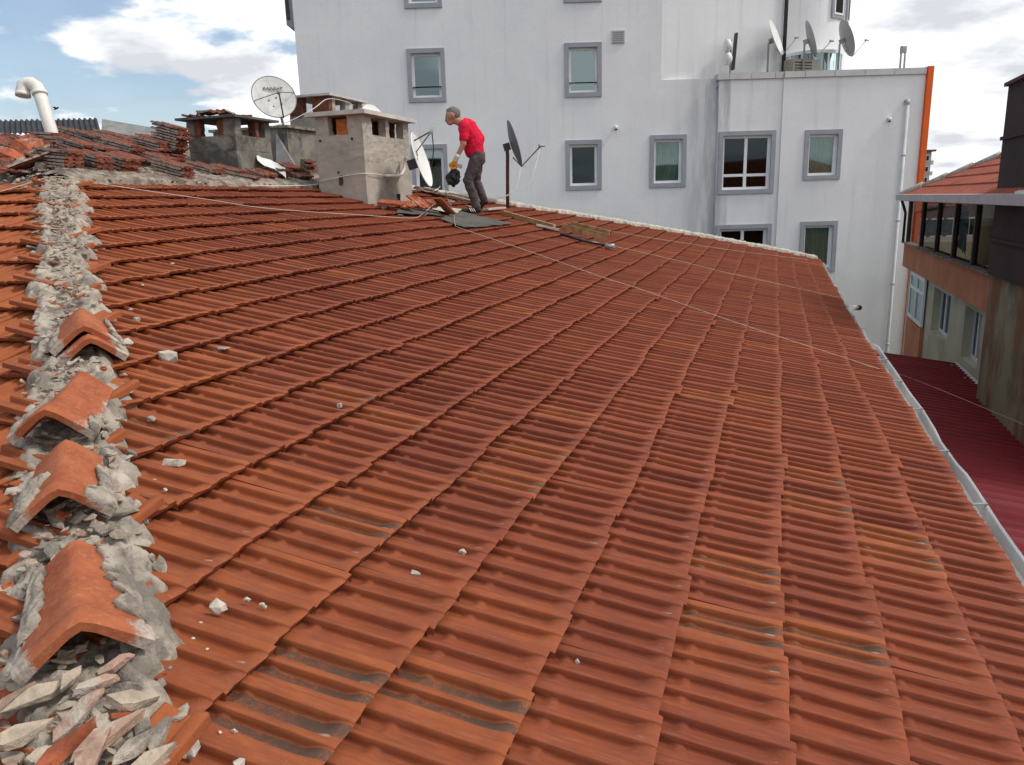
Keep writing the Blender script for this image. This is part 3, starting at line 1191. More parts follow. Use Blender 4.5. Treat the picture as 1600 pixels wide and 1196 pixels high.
# ------------------------------------------------------------------ stacks of removed tiles above the torn-up edge
def stack_tile_mesh():
    mb = MB()
    Lh, Wh = .205, .117
    xs = [-1, -.72, -.6, -.2, -.08, .08, .2, .6, .72, 1]
    zs = [.012, .012, 0, 0, .012, .012, 0, 0, .012, .008]
    for y in (-Lh, Lh):
        pass
    top, bot = [], []
    for y in (-Lh, -.12, .10, .165, Lh):
        e = 0 if y >= .165 else 1
        top.append([Vector((x * Wh, y, (z if e else .012) + .012)) for x, z in zip(xs, zs)])
        bot.append([Vector((x * Wh, y, z - .008)) for x, z in zip(xs, zs)])
    mb.grid(top, smooth=False)
    mb.grid(bot, smooth=False, flip=True)
    for r0, r1, fl in ((top[-1], bot[-1], False), (top[0], bot[0], True)):
        mb.grid([r0, r1], smooth=False, flip=fl)
    for c, fl in ((0, True), (-1, False)):
        mb.grid([[r[c] for r in top], [r[c] for r in bot]], mi=1, smooth=False, flip=fl)
    return mb.mesh('stacked_roof_tile', ['stack_clay', 'tile_edge_grimy'])


STM = stack_tile_mesh()
rs = random.Random(77)


def stack(px, py, n, label, group, yaw=0.0, pitch=None, dz=0.0, jit=1.0, gap=.031):
    """px, py: foot of the stack's lower end on the slope."""
    p = onroof(px, py)
    u, v = uv_of(p)
    d = (P(u, v) - P(u - .4, v)).normalized()
    d = Matrix.Rotation(yaw, 3, 'Z') @ d
    x = d.cross(Vector((0, 0, 1))).normalized()
    nn = x.cross(d)
    base = p - d * .205 + Vector((0, 0, .0 + dz))
    M0 = basis(x, d, nn, base)
    if pitch:
        M0 = M0 @ Matrix.Rotation(pitch, 4, 'X')
    for i in range(n):
        M = M0 @ Matrix.Translation((rs.gauss(0, .010) * jit, rs.gauss(0, .016) * jit, .018 + i * gap)) @ Matrix.Rotation(rs.gauss(0, .05) * jit, 4, 'Z') @ Matrix.Rotation(rs.gauss(0, .012) * jit, 4, 'X')
        link('clay_tile', STM, None, M, None, label, 'roof tile', group)


F = ('removed roof tile in the short stacks lined up on the grey mortar strip', 'stacks on the mortar strip')
for a in ((118, 268, 6, .05, 'next to the hip mortar'), (163, 271, 5, .0, 'second from the hip mortar'), (207, 274, 5, -.05, 'third from the hip mortar'), (293, 283, 5, .10, 'before the tall leaning stack')):
    stack(*a[:3], 'removed tile in the short stack on the mortar strip, ' + a[4], F[1], yaw=a[3])
B_ = ('removed roof tile in the grimy stacks piled up the bare slope behind the strip', 'stacks on the bare slope')
for a in ((254, 252, 7, .05), (200, 243, 5, .0), (178, 252, 4, .1), (225, 262, 3, .2), (146, 246, 4, .05), (120, 238, 4, .0), (165, 231, 4, -.1), (100, 226, 4, .1),
          (192, 224, 3, .1), (262, 240, 5, .1), (240, 228, 4, .0), (214, 250, 5, .15), (270, 262, 3, .0), (228, 238, 4, .0), (138, 222, 3, .15), (78, 236, 3, .2)):
    stack(*a[:3], *B_, yaw=a[3], jit=1.5)
C_ = ('removed roof tile in the tall leaning stack against the open dark chimney', 'tall stack by the open chimney')
stack(284, 256, 13, *C_, yaw=.0, jit=1.3, gap=.034)
D_ = ('removed roof tile in the two low stacks at the foot of the open dark chimney', 'low stacks by the open chimney')
stack(342, 277, 3, 'removed roof tile in the low stack under the side face of the open dark chimney', D_[1], yaw=.1, jit=.8)
stack(376, 279, 3, 'removed roof tile in the low stack under the corner of the open dark chimney', D_[1], yaw=.1, jit=.8)
E_ = ('removed roof tile in the heap between the two chimneys', 'tile heap between the chimneys')
for a in ((446, 283, 5, -.1), (482, 286, 3, -.2), (486, 271, 6, -.15), (470, 262, 5, .2), (455, 262, 4, 0), (480, 252, 3, .1), (420, 284, 3, -.3), (432, 276, 4, .1), (462, 279, 5, -.3), (494, 263, 6, .0), (400, 286, 2, .2), (476, 268, 4, .4)):
    stack(*a[:3], *E_, yaw=a[3], jit=2.2)
G_ = ('roof tile in the loose scatter behind the large grey chimney near the man', 'tile scatter behind the large chimney')
for a in ((690, 294, 2, .5), (712, 300, 2, .4), (668, 292, 3, .1), (700, 309, 1, .6), (678, 303, 2, .2), (722, 306, 2, .5), (735, 312, 1, .5)):
    stack(*a[:3], *G_, yaw=a[3], jit=2.0)

# broken tiles and mortar heaped at the left end, where the hip is torn open
rj = random.Random(9)
for (px, py, yw, lb) in ((20, 245, .9, 0), (45, 240, -.5, 0), (12, 222, .3, 0), (35, 215, 1.2, 0), (60, 228, -.9, 0), (28, 262, .2, 0), (8, 258, .7, 0), (50, 258, 2.2, 0), (5, 236, -.4, 0), (66, 250, .4, 0),
                         (22, 232, 1.7, 0), (52, 222, .1, 0)):
    p = onroof(px, py + 12)
    M = Matrix.Translation(p + Vector((0, 0, rj.uniform(.02, .10)))) @ Matrix.Rotation(yw, 4, 'Z') @ Matrix.Rotation(rj.gauss(0, .3), 4, 'X') @ Matrix.Rotation(rj.gauss(0, .25), 4, 'Y')
    link('clay_tile', STM, None, M, None, 'tile thrown on the jumbled heap where the hip is torn open', 'roof tile', 'jumbled tiles at the torn hip')
for (px, py, w_, h_, lb) in ((14, 262, 70, 50, 'reddish broken mound under the jumbled heap, left of the mortar slab'), (46, 250, 74, 54, 'reddish broken mound under the jumbled heap, above the mortar slab'), (32, 268, 46, 34, 'broken mortar slab with tile stuck to it, leaning on the jumbled heap'), (66, 266, 44, 34, 'mortar block with a hole on the jumbled heap'), (58, 284, 26, 10, 'thin mortar plate under the block with a hole')):
    chunk(px, py, w_, h_, lb, mat='clay_broken' if 'reddish' in lb else 'mortar', cat='rubble')

# ------------------------------------------------------------------ chimneys
def uvbox(mb, u0, u1, v0, v1, z0, z1, mi=0, grow=0.0):
    a = [UVZ(u0 - grow, v0 - grow, z0), UVZ(u1 + grow, v0 - grow, z0), UVZ(u1 + grow, v1 + grow, z0), UVZ(u0 - grow, v1 + grow, z0)]
    b_ = [UVZ(u0, v0, z1), UVZ(u1, v0, z1), UVZ(u1, v1, z1), UVZ(u0, v1, z1)]
    mb.hexa(a + b_, mi)


def part_box(name, mat, parent, u0, u1, v0, v1, z0, z1, grow=0.0):
    mb = MB()
    uvbox(mb, u0, u1, v0, v1, z0, z1, 0, grow)
    return mb.build(name, mat, parent)


def chimney(label, u0, u1, v0, v1, zb, zo, zt, cap, cap_mat, body_mat, piers, over=.1, capt=.055, inner='soot', band=None, holes=()):
    t = thing('chimney', UVZ((u0 + u1) / 2, (v0 + v1) / 2, zb), label, 'chimney')
    # hollow shaft: four walls with a dark flue floor
    th = .11
    mb = MB()
    uvbox(mb, u0, u1, v0, v1, zb - .35, zb + (zo - zb) * .62, 0, .012)
    roughen(mb.build('shaft', body_mat, t), .22, .030, 5)
    mb = MB()
    z1 = zb + (zo - zb) * .62
    uvbox(mb, u0, u1, v0, v0 + th, z1, zo)
    uvbox(mb, u0, u1, v1 - th, v1, z1, zo)
    uvbox(mb, u0, u0 + th, v0 + th, v1 - th, z1, zo)
    uvbox(mb, u1 - th, u1, v0 + th, v1 - th, z1, zo)
    roughen(mb.build('shaft_top', body_mat if band is None else band, t), .09, .030, 4)
    part_box('flue_floor', inner, t, u0 + th, u1 - th, v0 + th, v1 - th, z1 - .02, z1 + .02)
    for (a0, a1, b0, b1, mt) in piers:
        roughen(part_box('pier', mt, t, u0 + a0, u0 + a1, v0 + b0, v0 + b1, zo - .03, zt), .09, .035, 4)
    mb = MB()
    uvbox(mb, u0 - over, u1 + over, v0 - over, v1 + over, zt, zt + capt)
    c = roughen(mb.build('cap', cap_mat, t), .22, .012, 4)
    return t


# the large rendered chimney beside the man
cu0, cu1, cv0, cv1 = -6.09, -5.36, 9.72, 11.14
W_, D2 = cu1 - cu0, cv1 - cv0
big = chimney('large grey rendered chimney with a pale slab cap and three smoke openings', cu0, cu1, cv0, cv1, .02, .965, 1.215, None, 'concrete_cap', 'render_grey',
              [(0, .20, 0, .12, 'render_grey'), (.50, W_, 0, .12, 'render_grey'), (W_ - .12, W_, .12, .26, 'render_grey'), (W_ - .12, W_, .68, .79, 'render_grey'), (W_ - .12, W_, 1.24, D2, 'render_grey'),
               (0, .12, .12, .4, 'brick_red'), (0, .12, .62, .9, 'brick_red'), (0, .12, 1.15, D2, 'brick_red'), (.2, .5, D2 - .12, D2, 'brick_red'), (.34, .52, .42, .70, 'brick_red'), (.34, .5, .95, 1.10, 'brick_red')], band=None)
part_box('brick', 'brick_orange', big, cu0 + .30, cu0 + .48, cv0 + .05, cv0 + .16, .955, 1.17)
for (a, z) in ((.06, .90), (.56, .905), (.31, .47)):
    mb = MB()
    c = UVZ(cu0 + a, cv0 - .006, z)
    mb.tube([c, c - VD * -.02], .018, 8)
    mb.build('anchor_hole', 'soot', big)
mb = MB()
mb.hull([UVZ(cu0 + .34 + a, cv0 - .014, .36 + b_) for a, b_ in ((-.02, .06), (.03, .07), (.045, -.02), (-.03, -.06), (.02, -.07))] + [UVZ(cu0 + .34, cv0 - .002, .36)])
mb.build('rust_stain', 'rust_pipe', big)
mb = MB()
mb.hull([UVZ(cu1 + .012, cv0 + b_, z) for b_, z in ((.86, .16), (1.16, .15), (1.20, .02), (1.12, -.06), (.92, -.04))] + [UVZ(cu1 + .02, cv0 + 1.0, .06)])
mb.build('missing_render', 'mortar_pale', big)
mb = MB()
mb.hull([UVZ(cu1 + .021, cv0 + b_, z) for b_, z in ((.86, .17), (.98, .17), (.97, .07), (.92, .03))] + [UVZ(cu1 + .024, cv0 + .92, .1)])
mb.build('missing_render', 'soot', big)

# the open dark chimney to the left
q = uv_of(onroof(374, 272))
o1 = (q[0] - .78, q[0], q[1], q[1] + .78)
zb1 = zroof(*q)
zt1 = (at(372, 186, (onroof(374, 272) - EYE).dot(CF)) - EYE).z
W1, D1 = .78, .78
c1 = chimney('open weathered dark grey chimney with broken tiles piled on its slab', *o1, zb1, zt1 - .22, zt1, None, 'slab_dark', 'render_dark',
             [(0, .12, 0, .12, 'render_dark'), (.12, .22, 0, .10, 'brick_red'), (.50, .60, 0, .11, 'brick_red'), (W1 - .18, W1, 0, .14, 'render_dark'),
              (W1 - .11, W1, .45, .52, 'brick_red'), (W1 - .12, W1, .66, D1, 'render_dark'), (0, .12, D1 - .14, D1, 'brick_red'), (.5, .62, D1 - .12, D1, 'brick_red')], over=.10, capt=.03)
CAP1 = zt1 + .03
for i, (a, b_, yw) in enumerate(((.10, .05, .4), (.34, .10, 1.2), (.30, .40, .2), (.55, .30, 1.0), (.48, .62, .6), (.15, .32, 2.0))):
    p = UVZ(o1[0] + a, o1[2] + b_, CAP1 + .02 + .035 * (i % 3))
    M = Matrix.Translation(p) @ Matrix.Rotation(yw - PSI, 4, 'Z') @ Matrix.Rotation(rj.gauss(0, .10), 4, 'X') @ Matrix.Diagonal((1, .75, 1.1, 1))
    link('clay_tile', STM, None, M, None, 'broken tile piled on the slab of the open dark chimney', 'roof tile', 'tiles on the chimney slab')

# grimy low masonry and the brick-topped chimney behind
q = uv_of(onroof(470, 262))
zq = zroof(*q)
dq = (onroof(470, 262) - EYE).dot(CF)
zs_ = (at(450, 193, (UVZ(-7.4, 10.9, 0) - EYE).dot(CF)) - EYE).z
stub = thing('masonry_block', UVZ(-8.1, 11.2, zq), 'low grimy grey masonry block behind the tile heap, carrying the lettered dish', 'masonry')
zs_ -= .10
part_box('block', 'render_dark', stub, -8.75, -7.35, 10.9, 11.9, .2, zs_)
part_box('coping', 'mortar_bed', stub, -8.80, -7.30, 10.85, 11.95, zs_, zs_ + .04)
mb = MB()
mb.hull([UVZ(-7.55 + a, 10.88 + b_, zs_ - .6 + c_) for a, b_, c_ in ((0, 0, .5), (.35, -.15, .1), (.5, -.2, -.1), (.1, -.2, .0), (.02, .02, .52), (.5, -.17, -.1))])
mb.build('leaning_sheet', 'sheet_grey', stub)
zc3 = (at(515, 150, 13.0) - EYE).z
p3 = at(513, 160, 13.0)
u3, v3 = uv_of(p3)
b3 = (u3 - .78, u3, v3, v3 + 1.15)
c3 = chimney('smaller brick-topped chimney standing behind the large grey one', *b3, zroof(b3[0], b3[2]) - .2, zc3 - .30, zc3, None, 'concrete_cap', 'render_grey',
             [(0, .16, 0, .12, 'brick_red'), (.16, .28, 0, .10, 'brick_red'), (.46, .78, 0, .12, 'brick_red'), (.64, .78, .12, .22, 'render_grey'), (.66, .78, .56, .70, 'render_grey'), (.66, .78, 1.02, 1.15, 'render_grey'), (0, .12, .9, 1.15, 'brick_red')], over=.08, capt=.035)


# ------------------------------------------------------------------ satellite dishes
def dish(label, c, nrm, diam, front, back, pole, arm_len=.55, group=None, squash=1.1, text=None, mast='metal_grey', pole_r=.022, roll=0.0, dark_arm='metal_grey', lift=.35, stays=False, side_arm=False):
    nrm = nrm.normalized()
    z = Vector((0, 0, 1))
    x = z.cross(nrm).normalized()
    y = nrm.cross(x)
    M = basis(x, y, nrm, c) @ Matrix.Rotation(roll, 4, 'Z')
    base = pole[0]
    t = thing('satellite_dish', base, label, 'satellite dish', group)
    r = diam / 2
    mb = MB()
    dep = .16 * r
    for side, off in ((1, 0.0), (-1, -.008)):
        rows = []
        for i in range(9):
            rr = r * i / 8
            rows.append([M @ Vector((rr * cos(a), rr * sin(a) * squash, dep * (i / 8) ** 2 - dep * .4 + off)) for a in [2 * pi * j / 36 for j in range(37)]])
        mb.grid(rows, mi=0 if side > 0 else 1, smooth=True, flip=(side < 0))
    rim = [M @ Vector((r * cos(a), r * sin(a) * squash, dep * .6 - .004)) for a in [2 * pi * j / 36 for j in range(37)]]
    mb.tube(rim, .008, 6, mi=1, cap=False)
    rf = mb.build('reflector', [front, back], t)
    # back bracket and pole
    mb = MB()
    hub = M @ Vector((0, -.05 * r, -.12))
    mb.box(hub, (.10, .13, .12), M.to_3x3())
    mb.build('bracket', dark_arm, t)
    mb = MB()
    mb.tube(list(pole) + [hub + Vector((0, 0, .04))] if (pole[-1] - hub).length > .02 else list(pole), pole_r, 10)
    mb.build('pole', mast, t)
    foc = M @ Vector((0, -r * squash * lift, arm_len))
    low = M @ Vector((0, -r * squash * 1.0, dep * .5))
    mb = MB()
    if side_arm:
        mb.tube([M @ Vector((0, r * .8, .0)), foc], .010, 8)
        mb.tube([M @ Vector((0, r * .35, -.02)), foc], .008, 8)
    else:
        mb.tube([M @ Vector((0, -r * squash * .55, -.07)), low + (low - c) * .04, foc], .012, 8)
    if stays:
        for s_ in (-1, 1):
            mb.tube([M @ Vector((s_ * r * .97, 0, dep * .5)), foc], .006, 6)
    mb.build('arm', dark_arm, t)
    mb = MB()
    ax = (c - foc).normalized()
    mb.tube([foc - ax * .07, foc - ax * .01, foc + ax * .0, foc + ax * .05], [.022, .022, .03, .03], 10)
    mb.build('receiver_head', 'dish_grey', t)
    return t, M


def yawvec(yaw_deg, el_deg):
    a, e = radians(yaw_deg), radians(el_deg)
    return Vector((sin(a) * cos(e), cos(a) * cos(e), sin(e)))


def lettering(parent, M, body, size, ext, mat, name='lettering', shear=0.0):
    cu = bpy.data.curves.new(name, 'FONT')
    cu.body = body
    cu.size = size
    cu.extrude = ext
    cu.align_x = 'CENTER'
    cu.align_y = 'CENTER'
    cu.shear = shear
    tmp = bpy.data.objects.new('tmp', cu)
    COL.objects.link(tmp)
    dg = bpy.context.evaluated_depsgraph_get()
    me = bpy.data.meshes.new_from_object(tmp.evaluated_get(dg))
    bpy.data.objects.remove(tmp)
    me.materials.clear()
    me.materials.append(MATS[mat])
    return link(name, me, parent, M)


dc = at(428, 153, 12.6)
t, M = dish('weathered round dish with dark lettering on its face, above the low masonry', dc, yawvec(155, 24), .70, 'dish_weathered', 'dish_dark',
            [UVZ(*uv_of(dc + VD * .25), zs_ - .05), dc + VD * .16 + Vector((0, 0, -.30))], arm_len=.34, squash=1.06, roll=.25, stays=True, dark_arm='metal_black', lift=.30)
lettering(t, M @ Matrix.Rotation(-.22, 4, 'Z') @ Matrix.Translation((0.0, .155, .012)), 'RAINSAT', .078, .002, 'ink', shear=.25)
for a, b_ in ((-.09, -.02), (.04, .0), (-.06, -.14), (.08, -.13)):
    mb = MB()
    mb.tube([M @ Vector((a, b_, -.06)), M @ Vector((a, b_, .0))], .011, 8)
    mb.build('bolt', 'metal_black', t)

dc = UVZ(cu1 + .30, cv0 + 1.46, .62)
dc = at(656, 251, 11.0)
wallp = UVZ(cu1, cv0 + .55, .42)
br = [wallp + UD * .0, wallp + UD * .05, wallp + UD * .06 + VD * .30, wallp + UD * .07 + VD * .42 + Vector((0, 0, .03)), wallp + UD * .08 + VD * .50 + Vector((0, 0, .12)), wallp + UD * .09 + VD * .52 + Vector((0, 0, .28))]
t, M = dish('plain white dish seen nearly edge-on, bracketed to the large grey chimney', dc, yawvec(98, 16), .70, 'dish_white', 'dish_white', br, arm_len=.30, squash=1.1, pole_r=.022, dark_arm='metal_black', mast='pvc_white', lift=-.85, side_arm=True)
lettering(t, M @ Matrix.Translation((.02, .10, -.012)), 'O', .10, .002, 'metal_grey', name='printed_mark')
lettering(t, M @ Matrix.Translation((-.05, .02, -.016)), '+', .10, .002, 'metal_grey', name='printed_mark')
mb = MB()
f_ = M @ Vector((0, .35 * 1.1 * .85, .30))
mb.tube([f_, f_ + Vector((.01, 0, -.25)), f_ + Vector((-.03, .03, -.52))], .008, 6)
mb.build('receiver_cable', 'cable_black', t)

pb = onroof(793, 323)
dpl = (pb - EYE).dot(CF)
dc = at(801, 225, dpl)
t, M = dish('dark grey dish on a rusty pole at the far hip, beside the bending man', dc, yawvec(84, 16), .84, 'dish_dark', 'dish_dark',
            [pb - Vector((0, 0, .1)), at(793, 243, dpl)], arm_len=.50, squash=1.0, mast='rust_pipe', pole_r=.032, dark_arm='metal_black', lift=.45)
f_ = M @ Vector((0, -.42 * .45, .50))
lo_ = M @ Vector((0, -.43, .03))
g1, g2 = pb + Vector((-.25, 0, .12)), pb + Vector((-.45, .05, .12))
for q in ((f_, f_.lerp(pb, .45) + Vector((.10, 0, -.16)), pb + Vector((.03, -.04, .20)), g1, g2), (lo_, lo_.lerp(pb, .5) + Vector((.05, -.03, -.05)), pb + Vector((-.05, -.05, .18)), g2), (f_, f_ + Vector((-.02, 0, -.20)), lo_ + Vector((.12, 0, -.02)), lo_)):
    mb = MB()
    mb.tube(q, .005, 6)
    mb.build('cable', 'cable_white', t)

dc = at(582, 182, 13.4)
dish('white dish just showing its top above the slab of the large chimney', dc, yawvec(140, 25), .42, 'dish_white', 'dish_grey', [UVZ(*uv_of(dc + VD * .2), .2), dc + VD * .12], arm_len=.2)

# ------------------------------------------------------------------ vent pipe, sheets behind the stacks
pv = onroof(84, 225)
dv = (pv - EYE).dot(CF)
pp = [at(*q, dv) for q in ((80, 205), (72, 180), (66, 160), (62, 146), (57, 136), (49, 131), (42, 131), (37, 134), (36, 142), (36, 148))]
vt = thing('vent_pipe', pp[0], 'white plastic vent pipe with a hooked top, rising from the tile stacks', 'pipe')
mb = MB(); mb.tube([pv - Vector((0, 0, .2))] + pp[:4], .072, 16); mb.build('riser', 'pvc_white', vt)
mb = MB(); mb.tube(pp[3:], [.078, .078, .078, .076, .078, .078, .080], 16, cap=False); mb.build('elbow', 'pvc_white', vt)
mb = MB()
for a, b_ in ((pp[2], pp[3]), (pp[8], pp[9])):
    dd = (b_ - a).normalized()
    mb.tube([b_ - dd * .02, b_ + dd * .02], .085, 16)
mb.build('collar', 'pvc_white', vt)


def corrugated(name, mat, corners, pitch, amp, thick, label, cat, parent=None, group=None, nseg=8):
    """corners a,b (low edge), d,c (high edge); waves run across a->b."""
    a, b_, c, d = corners
    n = (b_ - a).cross(d - a).normalized()
    ln = (b_ - a).length
    k = int(ln / pitch * nseg)
    rows_t, rows_b = [], []
    for i in range(k + 1):
        s_ = i / k
        h = n * (amp * (0.5 + 0.5 * cos(2 * pi * s_ * ln / pitch)))
        p0, p1 = a.lerp(b_, s_) + h, d.lerp(c, s_) + h
        rows_t.append([p0.lerp(p1, j / 6) for j in range(7)])
        rows_b.append([p - n * thick for p in rows_t[-1]])
    mb = MB()
    mb.grid(rows_t, smooth=True)
    mb.grid(rows_b, smooth=True, flip=True)
    mb.grid([[r[0] for r in rows_t], [r[0] for r in rows_b]], smooth=False)
    mb.grid([[r[-1] for r in rows_t], [r[-1] for r in rows_b]], smooth=False)
    mb.grid([rows_t[0], rows_b[0]], smooth=False); mb.grid([rows_t[-1], rows_b[-1]], smooth=False)
    return mb.build(name, mat, parent, label=label, cat=cat, group=group)


a = at(-40, 212, 10.6); b_ = at(158, 208, 10.6); c = at(152, 187, 11.3); d = at(-40, 191, 11.3)
corrugated('corrugated_sheet', 'sheet_black', (a, b_, c, d), .075, .03, .006, 'black corrugated sheet capping the ridge behind the tile stacks', 'roof sheet')
a = at(248, 218, 10.8); b_ = at(250, 203, 11.2); c = at(160, 187, 11.3); d = at(158, 212, 10.7)
corrugated('corrugated_sheet', 'sheet_grey', (a, b_, c, d), .076, .028, .006, 'pale grey corrugated sheet lying beyond the tile stacks', 'roof sheet')

# ------------------------------------------------------------------ felt, timber, planks, broken tiles round the man
def felt_sheet(name, px, mat, label, cat, lift=.02, seed=1, n=14):
    c = [onroof(*q) for q in px]
    uvc = [uv_of(p) for p in c]
    rows = []
    for i in range(n + 1):
        s_ = i / n
        row = []
        for j in range(n + 1):
            r_ = j / n
            u = (1 - s_) * ((1 - r_) * uvc[0][0] + r_ * uvc[1][0]) + s_ * ((1 - r_) * uvc[3][0] + r_ * uvc[2][0])
            v = (1 - s_) * ((1 - r_) * uvc[0][1] + r_ * uvc[1][1]) + s_ * ((1 - r_) * uvc[3][1] + r_ * uvc[2][1])
            u += .03 * noise.noise(Vector((r_ * 5, s_ * 5, seed)))
            row.append(P(u, v, lift + .018 * noise.noise(Vector((u * 4, v * 4, seed)))))
        rows.append(row)
    mb = MB()
    mb.grid(rows, smooth=True)
    mb.grid([[p - Vector((0, 0, .006)) for p in r] for r in rows], smooth=True, flip=True)
    return mb.build(name, mat, label=label, cat=cat)


felt_sheet('roofing_felt', [(688, 344), (726, 358), (802, 352), (716, 330)], 'felt', 'dark roofing felt sheet under the shoes of the man', 'felt sheet')
felt_sheet('roofing_felt', [(618, 334), (690, 339), (684, 330), (628, 328)], 'felt', 'narrow dark felt strip below the heap of broken tiles', 'felt sheet', seed=4)
felt_sheet('mortar_plate', [(676, 331), (712, 338), (722, 331), (690, 326)], 'mortar_pale', 'pale mortar slab on the felt left of the shoes', 'mortar', lift=.035, seed=6)


def beam(label, pa, pb, w_, h_, mat='wood', lift=.0, name='timber', cat='timber', group=None):
    a, b_ = onroof(*pa) + Vector((0, 0, lift + h_ / 2)), onroof(*pb) + Vector((0, 0, lift + h_ / 2))
    d = (b_ - a).normalized()
    x = d.cross(Vector((0, 0, 1))).normalized()
    n = x.cross(d)
    M = basis(x, d, n, (a + b_) / 2)
    t = link(name, None, None, M, None, label, cat, group)
    ln = (b_ - a).length
    mb = MB(); mb.box((0, 0, 0), (w_, ln, h_)); mb.build('bar', mat, t, M=M)
    mb = MB(); mb.box((0, ln / 2 + .0015, 0), (w_ - .002, .003, h_ - .002)); mb.build('sawn_end', 'wood_end', t, M=M)
    return t


beam('brown timber beam resting on the black pipe', (878, 364), (946, 380), .08, .10, lift=.045)
beam('second timber beam parallel behind the one on the black pipe', (892, 354), (952, 369), .07, .07, lift=.02)
beam('half-buried timber along the gap in the tiles behind the shoes', (786, 336), (866, 358), .09, .07)
beam('grey board end across the tiles joining the two beams', (838, 354), (874, 362), .16, .03, mat='mortar_pale', lift=.01)
beam('weathered plank lying in the tiles behind the man', (690, 306), (742, 320), .14, .03, mat='mortar_bed', lift=.03)
beam('weathered short plank beside the feet of the man', (758, 331), (786, 328), .12, .03, mat='mortar_pale', lift=.02)
bp = thing('black_pipe', onroof(910, 376), 'black plastic pipe under the timber beam, with a grey fitting', 'pipe')
mb = MB(); mb.tube([onroof(876, 366, .03), onroof(915, 377, .035), onroof(956, 385, .035)], .022, 10); mb.build('tube', 'black_plastic', bp)
mb = MB()
p = onroof(955, 385, .05)
mb.tube([p - UD * .09, p + UD * .05], .036, 10); mb.tube([p, p + VD * .13], .026, 10)
mb.build('fitting', 'metal_grey', bp)

for (px, py, yw, rx, lb) in ((655, 330, .9, .55, 'broken tile tipped on edge at the corner of the large grey chimney'), (694, 338, 2.2, .75, 'upright broken tile leaning at the edge of the felt'),
                             (636, 330, .3, .2, 'flat broken tile at the foot of the large grey chimney'), (668, 324, .2, .12, 'tile lying across the rubble beside the chimney foot'),
                             (612, 326, 1.4, .1, 'tile wedged along the foot of the large grey chimney')):
    p = onroof(px, py)
    M = Matrix.Translation(p + Vector((0, 0, .06 + .1 * rx))) @ Matrix.Rotation(yw, 4, 'Z') @ Matrix.Rotation(rx, 4, 'X') @ Matrix.Rotation(rj.gauss(0, .1), 4, 'Y') @ Matrix.Diagonal((1, .8, 1, 1))
    me = STM.copy()
    me.materials.clear(); me.materials.append(MATS['clay_broken']); me.materials.append(MATS['clay_broken'])
    link('broken_tile', me, None, M, None, lb, 'roof tile')
for (px, py, w_, h_) in ((600, 324, 16, 8), (625, 336, 14, 6), (645, 322, 18, 10), (662, 336, 14, 8), (588, 320, 14, 6), (705, 316, 16, 8), (730, 322, 18, 7)):
    chunk(px, py, w_, h_, 'lump of rubble at the foot of the large grey chimney', 'rubble at the chimney foot', mat='mortar')

# white paper-like sheet over the heap between the chimneys
mb = MB()
ds_ = (onroof(446, 284) - EYE).dot(CF) - .12
rows = []
for i in range(9):
    s_ = i / 8
    row = []
    for j in range(5):
        r_ = j / 4
        top_ = at(399 + (446 - 399) * s_, 243 + (262 - 243) * s_ + 1.5 * sin(s_ * 9), ds_ + .25)
        bot_ = at(402 + (447 - 402) * s_, 250 + (277 - 250) * s_ + 2.0 * sin(s_ * 7), ds_)
        q = top_.lerp(bot_, r_)
        q.z += .05 * sin(pi * r_) + .02 * noise.noise(Vector((s_ * 6, r_ * 4, 3)))
        row.append(q)
    rows.append(row)
mb.grid(rows, smooth=True)
mb.grid([[q - Vector((0, 0, .006)) for q in r] for r in rows], smooth=True, flip=True)
mb.build('plastic_sheet', 'dish_white', label='white plastic sheet thrown over the heap between the chimneys', cat='sheet')


# ------------------------------------------------------------------ ropes and cables lying over the roof
def rope(label, pts, r, mat, name='rope', cat='rope', lift=.03, sag=()):
    out = []
    for q in pts:
        out.append(onroof(q[0], q[1], lift) if len(q) == 2 else q[2])
    # densify with a smooth curve
    fine = []
    n = len(out)
    for i in range(n - 1):
        p0, p1, p2, p3 = out[max(i - 1, 0)], out[i], out[i + 1], out[min(i + 2, n - 1)]
        for j in range(6):
            t_ = j / 6
            fine.append(.5 * ((2 * p1) + (p2 - p0) * t_ + (2 * p0 - 5 * p1 + 4 * p2 - p3) * t_ ** 2 + (3 * p1 - p0 - 3 * p2 + p3) * t_ ** 3))
    fine.append(out[-1])
    mb = MB()
    mb.tube(fine, r, 6)
    return mb.build(name, mat, label=label, cat=cat)


rope('white rope running from the hip mortar along the upper courses to the man', [(0, 300), (40, 288), (80, 277), (115, 279), (160, 288), (240, 300), (330, 313), (400, 324), (480, 331), (560, 336), (640, 341), (660, 335), (680, 318), (708, 296)], .0042, 'rope', lift=.03)
rope('thin white rope crossing the slope from the felt out over the gutter', [(694, 290, at(694, 290, 12.2)), (700, 312), (708, 330), (711, 350), (720, 357), (800, 384), (870, 408), (940, 433), (1000, 452), (1100, 487), (1200, 521), (1300, 553), (1368, 575),
                                                        (0, 0, at_u(1420, 590, 1.9)), (0, 0, at_u(1500, 622, 2.6)), (0, 0, at_u(1620, 672, 3.2))], .0036, 'rope', lift=.03)
rope('thin white line along the upper courses toward the far hip', [(955, 362), (1050, 377), (1150, 392), (1230, 402), (1262, 406)], .0035, 'rope', lift=.03)
rope('thin white line slanting across the far courses from the beams to the gutter', [(955, 384), (1040, 403), (1130, 425), (1230, 447), (1310, 465)], .0035, 'rope', lift=.03)
rope('white cable sagging along the mortar strip to the chimney bracket', [(390, 290), (440, 291), (492, 289), (0, 0, UVZ(cu0 + .05, cv0 - .03, .36)), (0, 0, UVZ(cu0 + .45, cv0 - .03, .42)), (0, 0, UVZ(cu1 + .02, cv0 + .03, .44)), (0, 0, wallp + UD * .03)], .006, 'cable_white', name='cable', cat='cable', lift=.04)
